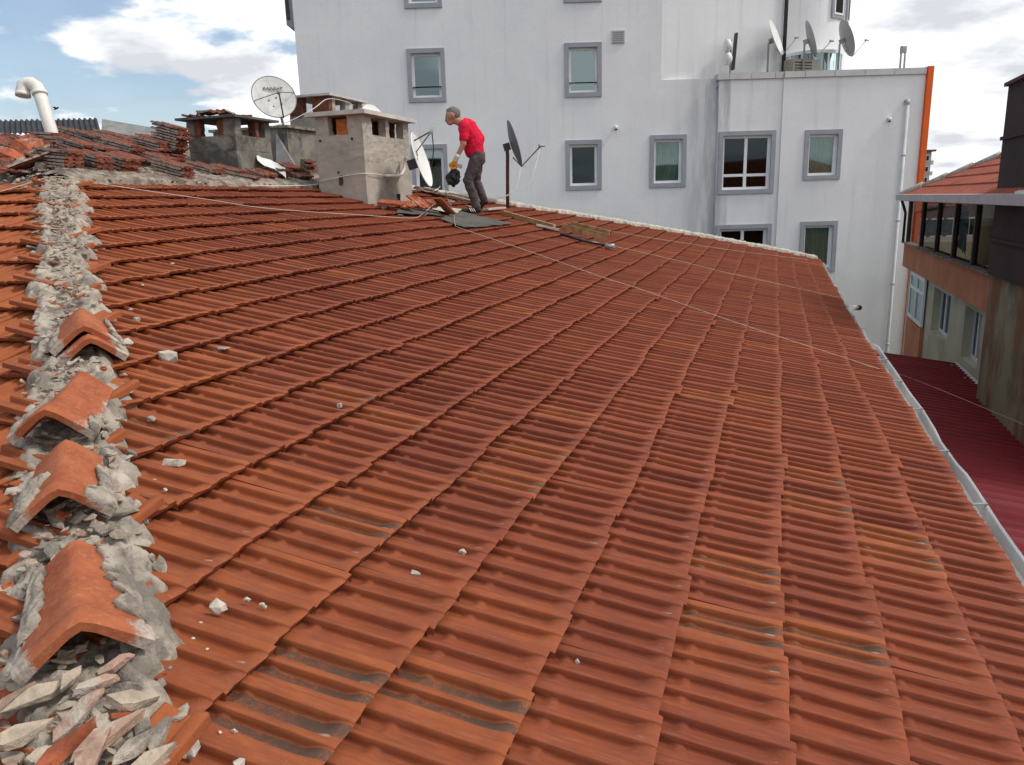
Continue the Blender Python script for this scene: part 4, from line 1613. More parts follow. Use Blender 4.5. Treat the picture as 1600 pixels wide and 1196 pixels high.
rope('white cable slung from the masonry across the brick-topped chimney', [(0, 0, at(424, 198, 11.6)), (0, 0, at(452, 190, 11.6)), (0, 0, at(490, 170, 11.8)), (0, 0, at(512, 155, 12.4)), (0, 0, at(540, 159, 12.6)), (0, 0, at(552, 165, 12.8))], .006, 'cable_white', name='cable', cat='cable')
rope('loops of white cable hanging behind the large chimney below its dish', [(656, 294), (668, 300), (682, 297), (690, 290), (698, 300)], .006, 'cable_white', name='cable', cat='cable', lift=.10)

# ------------------------------------------------------------------ the man
def blob(name, parts, mat, parent, M, voxel=.011, smooth=6, folds=None):
    """Tapered limbs fused into one continuous surface. parts: (p0, r0, p1, r1, flatten_x, flatten_y)"""
    mb = MB()
    for p0, r0, p1, r1 in parts:
        p0, p1 = Vector(p0), Vector(p1)
        d = p1 - p0
        ln = d.length
        d = d / ln if ln > 1e-6 else Vector((0, 0, 1))
        pts, rr = [], []
        for i in range(6):
            a = pi / 2 * (1 - i / 5)
            pts.append(p0 - d * r0 * sin(a)); rr.append(max(r0 * cos(a), .0008))
        for i in range(6):
            a = pi / 2 * i / 5
            pts.append(p1 + d * r1 * sin(a)); rr.append(max(r1 * cos(a), .0008))
        mb.tube(pts, rr, 14)
    o = mb.build(name, mat, parent, M=M)
    md = o.modifiers.new('Remesh', 'REMESH')
    md.mode = 'VOXEL'; md.voxel_size = voxel; md.use_smooth_shade = True
    sm = o.modifiers.new('Smooth', 'SMOOTH')
    sm.iterations = smooth; sm.factor = .5
    if folds:
        roughen(o, folds[0], folds[1], simple_sub=False)
    return o


FOOT = onroof(745, 333)
# local frame: x to the right in the picture, y away, z up
MAN_M = basis(Vector((1, 0, 0)), Vector((0, 1, 0)), Vector((0, 0, 1)), FOOT)
man = link('person', None, None, MAN_M, None, 'grey-haired man in a red polo shirt stooping over the tiles, holding a black bag', 'person')
n_, f_ = -.17, .17          # near / far side of the body
SHN, SHF = (-.13, n_, 1.315), (-.15, f_, 1.315)
body = [
    # head and neck
    ((-.325, 0, 1.485), .096, (-.305, 0, 1.520), .088), ((-.378, 0, 1.435), .060, (-.358, 0, 1.485), .076), ((-.365, 0, 1.378), .044, (-.325, 0, 1.405), .052),
    ((-.30, 0, 1.43), .064, (-.15, 0, 1.355), .072), ((-.430, 0, 1.412), .017, (-.418, 0, 1.450), .012),
    ((-.308, -.095, 1.450), .014, (-.300, -.098, 1.480), .016), ((-.308, .095, 1.450), .014, (-.300, .098, 1.480), .016),
    ((-.400, 0, 1.374), .020, (-.383, 0, 1.368), .026),
    # torso and hips
    ((-.11, 0, 1.30), .120, (.005, 0, 1.08), .118), ((.005, 0, 1.08), .110, (.025, 0, .92), .095),
    # near arm, far arm
    (SHN, .062, (-.155, -.21, 1.045), .045), ((-.155, -.21, 1.045), .043, (-.275, -.19, .835), .028),
    (SHF, .062, (-.19, .21, 1.05), .045), ((-.19, .21, 1.05), .043, (-.31, .12, .84), .028),
    # legs
    ((.03, -.09, .84), .080, (-.115, -.10, .50), .056), ((-.115, -.10, .50), .055, (.0, -.08, .10), .040),
    ((.02, .09, .86), .085, (.005, .11, .50), .058), ((.005, .11, .50), .055, (.115, .10, .20), .040),
]
blob('body', body, 'skin', man, MAN_M, .010, 4)
hair = [((-.315, 0, 1.528), .088, (-.285, 0, 1.500), .092), ((-.262, 0, 1.455), .064, (-.275, 0, 1.515), .086), ((-.365, 0, 1.545), .052, (-.31, 0, 1.547), .075)]
blob('hair', hair, 'hair_grey', man, MAN_M, .009, 3)
shirt = [((-.10, -.05, 1.29), .140, (.01, -.04, 1.08), .135), ((-.10, .05, 1.29), .140, (.01, .04, 1.08), .135), ((-.04, 0, 1.31), .10, (.06, 0, 1.12), .105),
         ((.01, -.05, 1.08), .135, (.015, -.05, .945), .130), ((.01, .05, 1.08), .135, (.015, .05, .945), .130),
         ((-.20, 0, 1.385), .066, (-.10, 0, 1.33), .105), ((-.245, 0, 1.415), .058, (-.20, 0, 1.385), .070),
         (SHN, .082, (-.145, -.205, 1.135), .070), (SHF, .082, (-.17, .20, 1.14), .070), ((-.12, -.12, 1.33), .085, (-.12, .12, 1.33), .085),
         ((-.07, 0, 1.02), .10, (-.06, 0, .94), .10)]
blob('shirt', shirt, 'shirt_red', man, MAN_M, .009, 5, folds=(.10, .035))
trou = [((.025, -.06, .90), .118, (.045, -.06, .83), .115), ((.025, .06, .90), .118, (.05, .06, .83), .115), ((.085, 0, .88), .085, (.085, 0, .80), .08),
        ((.03, -.085, .82), .108, (-.115, -.10, .50), .076), ((-.115, -.10, .50), .078, (-.045, -.09, .28), .070), ((-.045, -.09, .28), .070, (.0, -.085, .105), .062),
        ((.03, .085, .84), .108, (.005, .11, .50), .078), ((.005, .11, .50), .078, (.115, .105, .215), .062)]
blob('trousers', trou, 'trouser_grey', man, MAN_M, .009, 4, folds=(.09, .035))
for side in (-1, 1):
    mb = MB(); mb.tube([(-.412, side * .026, 1.462), (-.402, side * .054, 1.465)], .011, 6); mb.build('eyebrow', 'hair_grey', man, M=MAN_M)
    mb = MB(); mb.tube([(-.418, side * .028, 1.440), (-.408, side * .048, 1.441)], .008, 6); mb.build('eye', 'ink', man, M=MAN_M)
mb = MB(); mb.tube([(-.414, -.026, 1.390), (-.420, 0, 1.388), (-.414, .026, 1.390)], .007, 6); mb.build('mouth', 'rust_pipe', man, M=MAN_M)
for (ax, ay, az, tip) in ((.0, -.085, .045, -.20), (.125, .10, .15, -.13)):
    sh = [((ax + .03, ay, az), .046, (ax - .04, ay, az + .005), .048), ((ax - .04, ay, az), .046, (ax + tip, ay - .01, az - .014), .032), ((ax + .005, ay, az + .05), .044, (ax, ay, az + .02), .048)]
    if tip > -.15:          # rear foot, on its toes
        sh = [((ax + .02, ay, az + .02), .046, (ax - .03, ay, az), .046), ((ax - .03, ay, az), .045, (ax - .08, ay, az - .085), .034), ((ax, ay, az + .05), .044, (ax, ay, az + .02), .046)]
    s_ = blob('shoe', sh, 'shoe_black', man, MAN_M, .008, 3)
    if tip < -.15:
        for i in range(3):
            mb = MB()
            x0 = ax - .035 - i * .030
            mb.tube([(x0 + .018, ay - .050, az - .028), (x0 + .002, ay - .052, az + .004), (x0 - .012, ay - .040, az + .030)], .0075, 6)
            mb.build('stripe', 'dish_white', s_, M=MAN_M)
# gloved hands: cuff, palm, four fingers and a thumb closing on the neck of the bag
for side, wx, wy, wz in ((-1, -.275, -.19, .835), (1, -.31, .12, .84)):
    d = Vector((-.05, .05 if side < 0 else -.05, -.11)).normalized()
    wpt = Vector((wx, wy, wz))
    cu = blob('glove_cuff', [(tuple(wpt + d * -.035), .040, tuple(wpt + d * .045), .036)], 'glove_cuff', man, MAN_M, .007, 2)
    pl = wpt + d * .075
    gl = [(tuple(wpt + d * .03), .034, tuple(pl + d * .03), .042)]
    sx = Vector((1, 0, 0)); sy = d.cross(sx).normalized()
    for i in range(4):
        o_ = sx * (-.033 + i * .022)
        k0 = pl + d * .035 + o_
        k1 = k0 + d * (.040 - .004 * abs(i - 1.4)) + sy * .016
        k2 = k1 + d * .014 + sy * .030
        gl += [(tuple(k0), .0125, tuple(k1), .0115), (tuple(k1), .0115, tuple(k2), .0095)]
    th0 = pl - d * .005 + sx * -.038
    th1 = th0 + d * .035 + sx * -.014 + sy * .022
    gl += [(tuple(th0), .014, tuple(th1), .012), (tuple(th1), .012, tuple(th1 + d * .022 + sy * .020), .010)]
    blob('glove', gl, 'glove_orange', man, MAN_M, .005, 2)

BAG_M = MAN_M @ Matrix.Translation((-.345, -.02, .70))
bag = link('carrier_bag', None, None, BAG_M, None, 'crumpled black plastic bag hanging from the gloved hands of the man', 'bag')


def bag_mesh():
    mb = MB()
    rows = []
    prof = [(.045, .045), (.0, .030), (-.03, .050), (-.08, .085), (-.14, .110), (-.20, .105), (-.25, .075), (-.275, .02)]
    for z, r in prof:
        row = []
        for j in range(41):
            a = 2 * pi * (j % 40) / 40
            k = 1 + .55 * noise.noise(Vector((cos(a) * 1.6, sin(a) * 1.6, z * 7))) + .10 * sin(a * 7 + z * 30)
            row.append(Vector((r * k * cos(a) * 1.0 + z * .12 + .03, r * k * sin(a) * .8, z + .02 * noise.noise(Vector((cos(a) * 3, sin(a) * 3, 5))))))
        rows.append(row)
    mb.grid(rows, smooth=False, flip=True)
    return mb


roughen(bag_mesh().build('sack', 'black_plastic', bag, M=BAG_M), .07, .07, 1)
mb = MB()
mb.tube([(-.03, 0, .03), (.0, -.02, .075), (.035, 0, .03)], .010, 8)
mb.tube([(-.02, .03, .03), (.01, .05, .08), (.045, .04, .02)], .010, 8)
mb.build('handle', 'black_plastic', bag, M=BAG_M)
mb = MB()
mb.hull([(.05 + a, -.05 + b_, .01 + c_) for a, b_, c_ in ((0, 0, 0), (.09, 0, .01), (.10, .03, .04), (.02, .03, .05), (.05, -.01, .05), (.09, .02, -.03))])
mb.build('paper_scrap', 'glove_cuff', bag, M=BAG_M)

# ------------------------------------------------------------------ walls with real openings
class Plane:
    def __init__(s, O, A, Nn):
        s.O, s.A, s.N = O, A, Nn

    def p(s, a, z, out=0.0):
        q = s.O + s.A * a + s.N * out
        return Vector((q.x, q.y, z))

    def box(s, mb, a0, a1, z0, z1, o0, o1, mi=0):
        mb.hexa([s.p(a0, z0, o0), s.p(a1, z0, o0), s.p(a1, z0, o1), s.p(a0, z0, o1), s.p(a0, z1, o0), s.p(a1, z1, o0), s.p(a1, z1, o1), s.p(a0, z1, o1)], mi)

    def wall(s, a0, a1, z0, z1, holes, depth, mi=0):
        mb = MB()
        xs = sorted({a0, a1} | {h[0] for h in holes} | {h[1] for h in holes})
        zs = sorted({z0, z1} | {h[2] for h in holes} | {h[3] for h in holes})
        xs = [x for x in xs if a0 <= x <= a1]; zs = [z for z in zs if z0 <= z <= z1]
        for i in range(len(xs) - 1):
            for j in range(len(zs) - 1):
                cx, cz = (xs[i] + xs[i + 1]) / 2, (zs[j] + zs[j + 1]) / 2
                if any(h[0] < cx < h[1] and h[2] < cz < h[3] for h in holes):
                    continue
                mb.add([s.p(xs[i], zs[j]), s.p(xs[i + 1], zs[j]), s.p(xs[i + 1], zs[j + 1]), s.p(xs[i], zs[j + 1])], [(0, 1, 2, 3)])
        for h in holes:
            c = [(h[0], h[2]), (h[1], h[2]), (h[1], h[3]), (h[0], h[3])]
            for i in range(4):
                p_, q_ = c[i], c[(i + 1) % 4]
                mb.add([s.p(*p_), s.p(*q_), s.p(*q_, -depth), s.p(*p_, -depth)], [(3, 2, 1, 0)])
        return mb


def window(pl, parent, h, style, sw=.17, proud=.045, rec=.10, depth=.3, fw=.075, surround='surround_grey', frame='frame_white', bars=None):
    """h: clear opening (a0, a1, z0, z1).  Parts: window > surround, frame, pane, curtain, back."""
    a0, a1, z0, z1 = h
    mb = MB()
    if surround:
        pl.box(mb, a0 - sw, a1 + sw, z1, z1 + sw, -.01, proud)
        pl.box(mb, a0 - sw, a1 + sw, z0 - sw, z0, -.01, proud)
        pl.box(mb, a0 - sw, a0, z0, z1, -.01, proud)
        pl.box(mb, a1, a1 + sw, z0, z1, -.01, proud)
        w_ = mb.build('window', surround, parent)
        fr = MB()
    else:
        w_ = None
        fr = MB()
    o0, o1 = -rec - .05, -rec
    pl.box(fr, a0 + .001, a1 - .001, z1 - fw, z1 - .001, o0, o1)
    pl.box(fr, a0 + .001, a1 - .001, z0 + .001, z0 + fw, o0, o1)
    pl.box(fr, a0 + .001, a0 + fw, z0 + fw, z1 - fw, o0, o1)
    pl.box(fr, a1 - fw, a1 - .001, z0 + fw, z1 - fw, o0, o1)
    if w_ is None:
        w_ = fr.build('window', frame, parent)
    else:
        fr.build('frame', frame, w_)
    vx, hz = [a0 + fw], [z0 + fw]
    if bars:
        bv, bh = bars
        for q in bv:
            b_ = MB(); pl.box(b_, a0 + (a1 - a0) * q - .045, a0 + (a1 - a0) * q + .045, z0 + fw, z1 - fw, o0 + .002, o1 + .006); b_.build('mullion', frame, w_)
            vx.append(a0 + (a1 - a0) * q)
        for q in bh:
            b_ = MB(); pl.box(b_, a0 + fw, a1 - fw, z0 + (z1 - z0) * q - .04, z0 + (z1 - z0) * q + .04, o0 + .004, o1 + .003); b_.build('transom', frame, w_)
            hz.append(z0 + (z1 - z0) * q)
    vx.append(a1 - fw); hz.append(z1 - fw)
    for i in range(len(vx) - 1):
        for j in range(len(hz) - 1):
            m = MB()
            pl.box(m, vx[i] + .002, vx[i + 1] - .002, hz[j] + .002, hz[j + 1] - .002, o0 + .020, o0 + .028)
            m.build('pane', {'teal': 'pane_teal', 'dark': 'pane_dark', 'curtain': 'pane_clear', 'blind': 'pane_clear'}[style], w_)
    if style in ('curtain', 'blind'):
        m = MB()
        n = 70
        full = 1.0 if style == 'blind' else .97
        rows = []
        for i in range(n + 1):
            s_ = i / n
            a = a0 + .01 + (a1 - a0 - .02) * s_ * full
            dp = -depth + .05 + .022 * sin(s_ * 2 * pi * 11 + .6 * sin(s_ * 9)) * (1 if style == 'curtain' else .6)
            rows.append([pl.p(a, z0 + .02, dp), pl.p(a, z1 - .02, dp)])
        m.grid(rows, smooth=True)
        m.build('curtain', 'curtain', w_)
    m = MB()
    pl.box(m, a0 - .02, a1 + .02, z0 - .02, z1 + .02, -depth - .03, -depth + (.0 if style in ('curtain', 'blind') else -.001))
    m.build('room', 'dark_inside', w_)
    return w_


# ------------------------------------------------------------------ the white building
YF = 24.0
WB = thing('white_building', Vector((2, YF + 5, 0)), 'tall white rendered building with grey-framed windows and an orange edge', 'building')
FM = Plane(Vector((0, YF, 0)), Vector((1, 0, 0)), Vector((0, -1, 0)))
FW1 = Plane(Vector((0, YF - .18, 0)), Vector((1, 0, 0)), Vector((0, -1, 0)))
FW2 = Plane(Vector((0, YF - .24, 0)), Vector((1, 0, 0)), Vector((0, -1, 0)))


def rect(x0, y0, x1, y1, Y, sw):
    xm, ym = (x0 + x1) / 2, (y0 + y1) / 2
    return (at_y(x0, ym, Y).x + sw, at_y(x1, ym, Y).x - sw, at_y(xm, y1, Y).z + sw, at_y(xm, y0, Y).z - sw)


SW = .125
main_w = [(rect(637, 76, 696, 160, YF, SW), 'teal'), (rect(630, -72, 689, 13, YF, SW), 'teal'), (rect(882, 67, 940, 152, YF, SW), 'teal'), (rect(880, -82, 940, 4, YF, SW), 'teal'),
          (rect(884, 219, 940, 297, YF, SW), 'dark'), (rect(1015, 211, 1072, 293, YF, SW), 'blind'), (rect(644, 226, 700, 308, YF, SW), 'teal')]
xL = at_y(463, 80, YF).x
xS = at_y(1034, 60, YF).x
xW = at_y(1119, 200, YF).x
xW2 = at_y(1217, 200, YF).x
xR = at_y(1433, 200, YF).x
zPar = at_y(1170, 117, YF - .2).z
ZT_ = H0 + 9.0
mb = FM.wall(xL, xS, zPar - .05, ZT_, [(h[0], h[1], max(h[2], zPar - .05), h[3]) for h, _ in main_w if h[3] > zPar - .05], .32)
mb.build('wall', 'white_wall', WB)
mb = FM.wall(xL, xW + .02, 0, zPar - .05, [(h[0], h[1], h[2], min(h[3], zPar - .05)) for h, _ in main_w if h[2] < zPar - .05], .32)
mb.build('wall', 'white_wall', WB)
for h, st in main_w:
    window(FM, WB, h, st, sw=SW)
# upper wall turning back above the wing roof, its ledge, and the returns
YB = YF + .85
xT = at_y(1223, 50, YB).x
mb = MB()
mb.add([Vector((xS, YF, zPar - .05)), Vector((xT, YB, zPar - .05)), Vector((xT, YB, ZT_)), Vector((xS, YF, ZT_))], [(0, 1, 2, 3)])
mb.add([Vector((xS, YF, zPar - .05)), Vector((xW, YF, zPar - .05)), Vector((xW, YB, zPar - .05))], [(0, 1, 2)])
mb.add([Vector((xL, YF, 0)), Vector((xL, YF, ZT_)), Vector((xL, YF + 12, ZT_)), Vector((xL, YF + 12, 0))], [(0, 1, 2, 3)])
mb.add([Vector((xL, YF, ZT_)), Vector((xS, YF, ZT_)), Vector((xT, YB, ZT_)), Vector((xT, YF + 12, ZT_)), Vector((xL, YF + 12, ZT_))], [(0, 1, 2, 3, 4)])
mb.add([Vector((xT, YB, zPar - .5)), Vector((xT, YF + 12, zPar - .5)), Vector((xT, YF + 12, ZT_)), Vector((xT, YB, ZT_))], [(0, 1, 2, 3)])
mb.build('upper_wall', 'white_wall', WB)
# the wing
w1 = [(rect(1122, 205, 1210, 303, YF - .18, SW), 'dark'), (rect(1117, 351, 1203, 448, YF - .18, SW), 'dark')]
w2 = [(rect(1256, 203, 1314, 281, YF - .24, SW), 'curtain'), (rect(1249, 346, 1306, 425, YF - .24, SW), 'curtain')]
FW1.wall(xW, xW2, 0, zPar - .12, [h for h, _ in w1], .32).build('wall', 'white_wall', WB)
FW2.wall(xW2, xR, 0, zPar - .12, [h for h, _ in w2], .32).build('wall', 'white_wall', WB)
for h, st in w1:
    window(FW1, WB, h, st, sw=SW, bars=((.5,), (.27,)))
for h, st in w2:
    window(FW2, WB, h, st, sw=SW)
mb = MB()
mb.add([Vector((xW, YF + .01, 0)), Vector((xW, YF - .18, 0)), Vector((xW, YF - .18, zPar - .12)), Vector((xW, YF + .01, zPar - .12))], [(0, 1, 2, 3)])
mb.add([Vector((xW2, YF - .18, 0)), Vector((xW2, YF - .24, 0)), Vector((xW2, YF - .24, zPar - .12)), Vector((xW2, YF - .18, zPar - .12))], [(0, 1, 2, 3)])
mb.add([Vector((xW - .05, YF - .1, zPar - .30)), Vector((xR + .2, YF - .1, zPar - .30)), Vector((xR + .2, YF + 12, zPar - .30)), Vector((xW - .05, YF + 12, zPar - .30))], [(0, 1, 2, 3)])
mb.add([Vector((xR, YF - .2, 0)), Vector((xR, YF + 12, 0)), Vector((xR, YF + 12, zPar - .1)), Vector((xR, YF - .2, zPar - .1))], [(0, 1, 2, 3)])
mb.build('wing_side', 'white_wall', WB)
# coping slabs
edges = [xW - .06, at_y(1137, 117, YF).x, at_y(1171, 117, YF).x, at_y(1208, 117, YF).x, xW2]
for a, b_ in zip(edges[:-1], edges[1:]):
    m = MB(); FW1.box(m, a, b_ - .012, zPar - .12, zPar + .05, -.30, .06); m.build('coping_slab', 'coping_grey', WB)
edges = [xW2] + [at_y(q, 112, YF - .24).x for q in (1258, 1304, 1351, 1397)] + [xR]
for i, (a, b_) in enumerate(zip(edges[:-1], edges[1:])):
    m = MB(); FW2.box(m, a + .002, b_ - .012, zPar - .12, zPar + .05, -.30, .06); m.build('coping_slab', 'coping_grey', WB)
m = MB()
xo = at_y(1455, 130, YF - .24).x
FW2.box(m, xR + .004, xo, .2, zPar + .08, -2.0, .10)
m.build('orange_panel', 'orange_paint', WB)
# vent, lamps, drainpipe
m = MB()
c = at_y(966, 58, YF)
FM.box(m, c.x - .19, c.x + .19, c.z - .18, c.z + .18, -.01, .03)
vn = m.build('vent', 'coping_grey', WB)
for i in range(6):
    m = MB(); FM.box(m, c.x - .16, c.x + .16, c.z - .155 + i * .055, c.z - .125 + i * .055, .03, .05); m.build('louvre', 'dish_grey', vn)
for px, py, pl in ((962, 201, FM), (1388, 188, FW2)):
    c = at_y(px, py, YF - (.0 if pl is FM else .24))
    m = MB()
    m.tube([pl.p(c.x, c.z + .04, .0), pl.p(c.x, c.z + .04, .07)], .035, 10)
    m.tube([pl.p(c.x, c.z + .06, .07), pl.p(c.x, c.z - .03, .08)], [.055, .048], 12)
    l_ = m.build('camera_dome', 'dish_white', WB)
    m = MB(); m.tube([pl.p(c.x, c.z - .03, .08), pl.p(c.x, c.z - .06, .082)], [.042, .02], 10); m.build('lens', 'dark_inside', l_)
m = MB()
c = at_y(1416, 158, YF - .24)
m.tube([FW2.p(c.x, c.z, .0), FW2.p(c.x, c.z, .10), FW2.p(c.x, c.z - .12, .11)], .06, 10)
m.tube([FW2.p(c.x, c.z - .1, .11), FW2.p(c.x, .3, .11)], .052, 10)
dp = m.build('drainpipe', 'coping_grey', WB)
for k in range(5):
    m = MB(); m.tube([FW2.p(c.x, c.z - 1.5 - k * 1.9, .11), FW2.p(c.x, c.z - 1.56 - k * 1.9, .11)], .064, 10); m.build('collar', 'coping_grey', dp)
m = MB(); m.tube([Vector((xT + .05, YB - .06, zPar - .3)), Vector((xT + .05, YB - .06, ZT_))], .06, 10); m.build('downpipe', 'metal_black', WB)
# projecting grey balcony side at the far left
m = MB()
zl = at_y(450, 42, YF + .6).z
m.hexa([Vector((xL - .32, YF + .4, zl)), Vector((xL, YF + .4, zl - .15)), Vector((xL, YF + 1.6, zl - .15)), Vector((xL - .32, YF + 1.6, zl)), Vector((xL - .32, YF + .4, ZT_)), Vector((xL, YF + .4, ZT_)), Vector((xL, YF + 1.6, ZT_)), Vector((xL - .32, YF + 1.6, ZT_))])
bl = m.build('balcony_side', 'surround_grey', WB)
m = MB(); FM.box(m, xL - .30, xL - .2, zl + .15, ZT_ - .2, -.398, -.37); m.build('balcony_glass', 'metal_black', bl)
# round stair tower
m = MB()
tc = Vector((at_y(1238, 60, YF + 3.0).x, YF + 3.0, 0)); tr = 1.62
rows = []
for z in (zPar - .4, ZT_):
    rows.append([tc + Vector((tr * cos(a), tr * sin(a), z)) for a in [2 * pi * j / 48 for j in range(49)]])
m.grid(rows, smooth=True, flip=True)
m.add([tc + Vector((tr * cos(a), tr * sin(a), ZT_)) for a in [2 * pi * j / 48 for j in range(48)]], [tuple(range(48))])
tw = m.build('stair_tower', 'white_wall', WB)
for a_deg, z0, z1 in ((-57, at_y(1280, 34, YF + 2).z, ZT_ - 1), (-28, at_y(1302, 44, YF + 2.5).z, ZT_ - 1)):
    a = radians(a_deg)
    nn = Vector((cos(a), sin(a), 0)); tt = Vector((-sin(a), cos(a), 0))
    pl = Plane(tc + nn * (tr - .02), tt, nn)
    m = MB(); pl.box(m, -.30, .30, z0, z1, -.05, .06); wn = m.build('tower_window', 'surround_grey', WB)
    m = MB(); pl.box(m, -.22, .22, z0 + .1, z1 - .1, .06, .075); m.build('frame', 'frame_white', wn)
    for k in range(3):
        m = MB(); pl.box(m, -.17, .17, z0 + .16 + k * 1.0, z0 + 1.06 + k * 1.0, .075, .082); m.build('pane', 'dark_inside', wn)
# curved glazed bay on the wing roof
m = MB()
bc = Vector((at_y(1268, 95, YF + 1.6).x, YF + 1.6, 0)); brr = .85
zb_ = at_y(1290, 80, YF + 1.0).z
rows = [[bc + Vector((brr * cos(a), brr * sin(a), z)) for a in [2 * pi * j / 40 for j in range(41)]] for z in (zPar - .3, zb_ - .09)]
m.grid(rows, smooth=True, flip=True)
bay = m.build('glazed_bay', 'pane_teal', WB)
m = MB()
rows = [[bc + Vector(((brr + k) * cos(a), (brr + k) * sin(a), z)) for a in [2 * pi * j / 40 for j in range(41)]] for k, z in ((.0, zb_ - .09), (.05, zb_ - .09), (.05, zb_), (-brr + .01, zb_ + .02))]
m.grid(rows, smooth=False, flip=True)
m.build('bay_rim', 'frame_white', bay)
for j in range(14):
    a = 2 * pi * j / 14
    p = bc + Vector((cos(a), sin(a), 0)) * (brr + .01)
    m = MB(); m.box(Vector((p.x, p.y, (zPar - .3 + zb_ - .09) / 2)), (.05, .05, zb_ - .09 - zPar + .3), Matrix.Rotation(a, 3, 'Z')); m.build('mullion', 'frame_white', bay)

# ------------------------------------------------------------------ things on the wing roof
zr = zPar - .30
ac = thing('air_conditioner', Vector((at_y(1252, 100, YF + .6).x, YF + .6, zr)), 'boxy beige air conditioning unit behind the parapet of the white building', 'air conditioner')
cx = at_y(1252, 100, YF + .6).x
m = MB(); m.box((cx, YF + .6, zr + .10 + .34), (.94, .42, .68), Matrix.Rotation(.35, 3, 'Z')); m.build('casing', 'inside_wall', ac)
MR = Matrix.Rotation(.35, 3, 'Z')
for i in range(7):
    m = MB(); m.box(Vector((cx, YF + .6, zr + .44)) + MR @ Vector((-.1, -.214, -.24 + i * .08)), (.62, .012, .03), MR); m.build('grille_slat', 'metal_black', ac)
m = MB(); m.box((cx, YF + .6, zr + .05), (.8, .3, .1), MR); m.build('foot', 'metal_black', ac)


def roof_dish(px, py, label, yaw, el, front, diam=.95, pole_px=None):
    Y = YF + .28
    c = at_y(px, py, Y)
    pp_ = at_y(pole_px[0], pole_px[1], Y)
    return dish(label, c, yawvec(yaw, el), diam, front, front, [Vector((pp_.x, Y, zr)), Vector((pp_.x, Y, pp_.z))], arm_len=.55, squash=1.08, pole_r=.03, lift=.5)


roof_dish(1211, 60, 'pale dish nearest the tall block on the white building roof', 122, 20, 'dish_white', .98, (1201, 68))
roof_dish(1265, 62, 'thin edge-on grey dish above the air conditioner', 102, 18, 'dish_grey', .98, (1257, 70))
roof_dish(1321, 61, 'grey-backed dish standing alone against the sky on the white building roof', 94, 20, 'dish_grey', .98, (1312, 70))
ant = thing('panel_antenna', Vector((at_y(1141, 100, YF + .14).x, YF + .14, zr)), 'pair of small pale antenna drums on a black-backed mast by the parapet', 'antenna')
cx = at_y(1146, 80, YF + .14)
m = MB(); m.tube([Vector((cx.x - .08, YF + .14, zr)), Vector((cx.x - .08, YF + .14, cx.z + .3))], .025, 8); m.build('mast', 'metal_grey', ant)
m = MB(); m.box((cx.x + .03, YF + .14, cx.z - .02), (.06, .20, 1.0), Matrix.Rotation(.06, 3, 'Y')); m.build('back_panel', 'metal_black', ant)
for py in (72, 92):
    c = at_y(1137, py, YF + .10)
    m = MB(); m.tube([Vector((c.x - .07, YF + .10, c.z)), Vector((c.x + .05, YF + .10, c.z)), Vector((c.x + .12, YF + .10, c.z))], [.18, .18, .08], 16); m.build('drum', 'dish_white', ant)
ant2 = thing('panel_antenna', Vector((at_y(1411, 100, YF + .4).x, YF + .4, zr)), 'twin thin masts standing near the orange edge of the white building', 'antenna')
for px, py in ((1409, 72), (1415, 77)):
    c = at_y(px, py, YF + .4)
    m = MB(); m.tube([Vector((c.x, YF + .4, zr)), c], .03, 8); m.build('mast', 'metal_grey', ant2)
c = at_y(1411.5, 78, YF + .4)
m = MB(); m.box(c, (.16, .1, .18)); m.build('box', 'metal_grey', ant2)

# ------------------------------------------------------------------ red corrugated roof beside our gutter
RR = thing('red_roofed_annex', UVZ(2.4, 8, -H0), 'low annex with a dark red corrugated metal roof next to the gutter', 'building')
ru0, ru1, rv0, rv1 = 1.35, 3.42, -1.5, 16.5
z0r, z1r = -3.02, -3.28
part_box('wall', 'pale_wall', RR, ru0 + .1, ru1 - .05, rv0 + .1, rv1 - .1, -H0, z1r - .25)
pit = .20
rows = []
nv_ = int((rv1 - rv0) / pit) * 8
sheet_edges = [rv0 + i * (rv1 - rv0) / 18 for i in range(19)]
for i in range(18):
    a, b_ = sheet_edges[i], sheet_edges[i + 1] + .02
    n = int((b_ - a) / pit * 8)
    rt_, rb_ = [], []
    for k in range(n + 1):
        v = a + (b_ - a) * k / n
        ph = (v / pit) % 1.0
        h = .036 * max(0.0, min(1.0, 2.2 * (cos(2 * pi * ph) * .5 + .5) - .6))
        lift = .004 * (i % 2)
        rt_.append([UVZ(ru0 + (ru1 - ru0) * j / 4, v, z0r + (z1r - z0r) * j / 4 + h + lift) for j in range(5)])
    m = MB(); m.grid(rt_, smooth=False)
    m.grid([[p - Vector((0, 0, .005)) for p in r] for r in rt_], smooth=False, flip=True)
    m.build('roof_sheet', 'red_sheet', RR)
for i in range(1, 17):
    m = MB()
    p = UVZ(ru1 - .12, rv0 + i * 1.1, z1r + .04)
    m.tube([p, p + Vector((0, 0, .03))], [.022, .012], 8)
    m.build('screw', 'metal_grey', RR)
m = MB()
m.hexa([UVZ(ru1 - .02, rv0, z1r - .06), UVZ(ru1 + .06, rv0, z1r - .06), UVZ(ru1 + .06, rv1 + .05, z1r - .06), UVZ(ru1 - .02, rv1 + .05, z1r - .06), UVZ(ru1 - .02, rv0, z1r + .03), UVZ(ru1 + .06, rv0, z1r + .03), UVZ(ru1 + .06, rv1 + .05, z1r + .03), UVZ(ru1 - .02, rv1 + .05, z1r + .03)])
m.build('edge_flashing', 'coping_grey', RR)

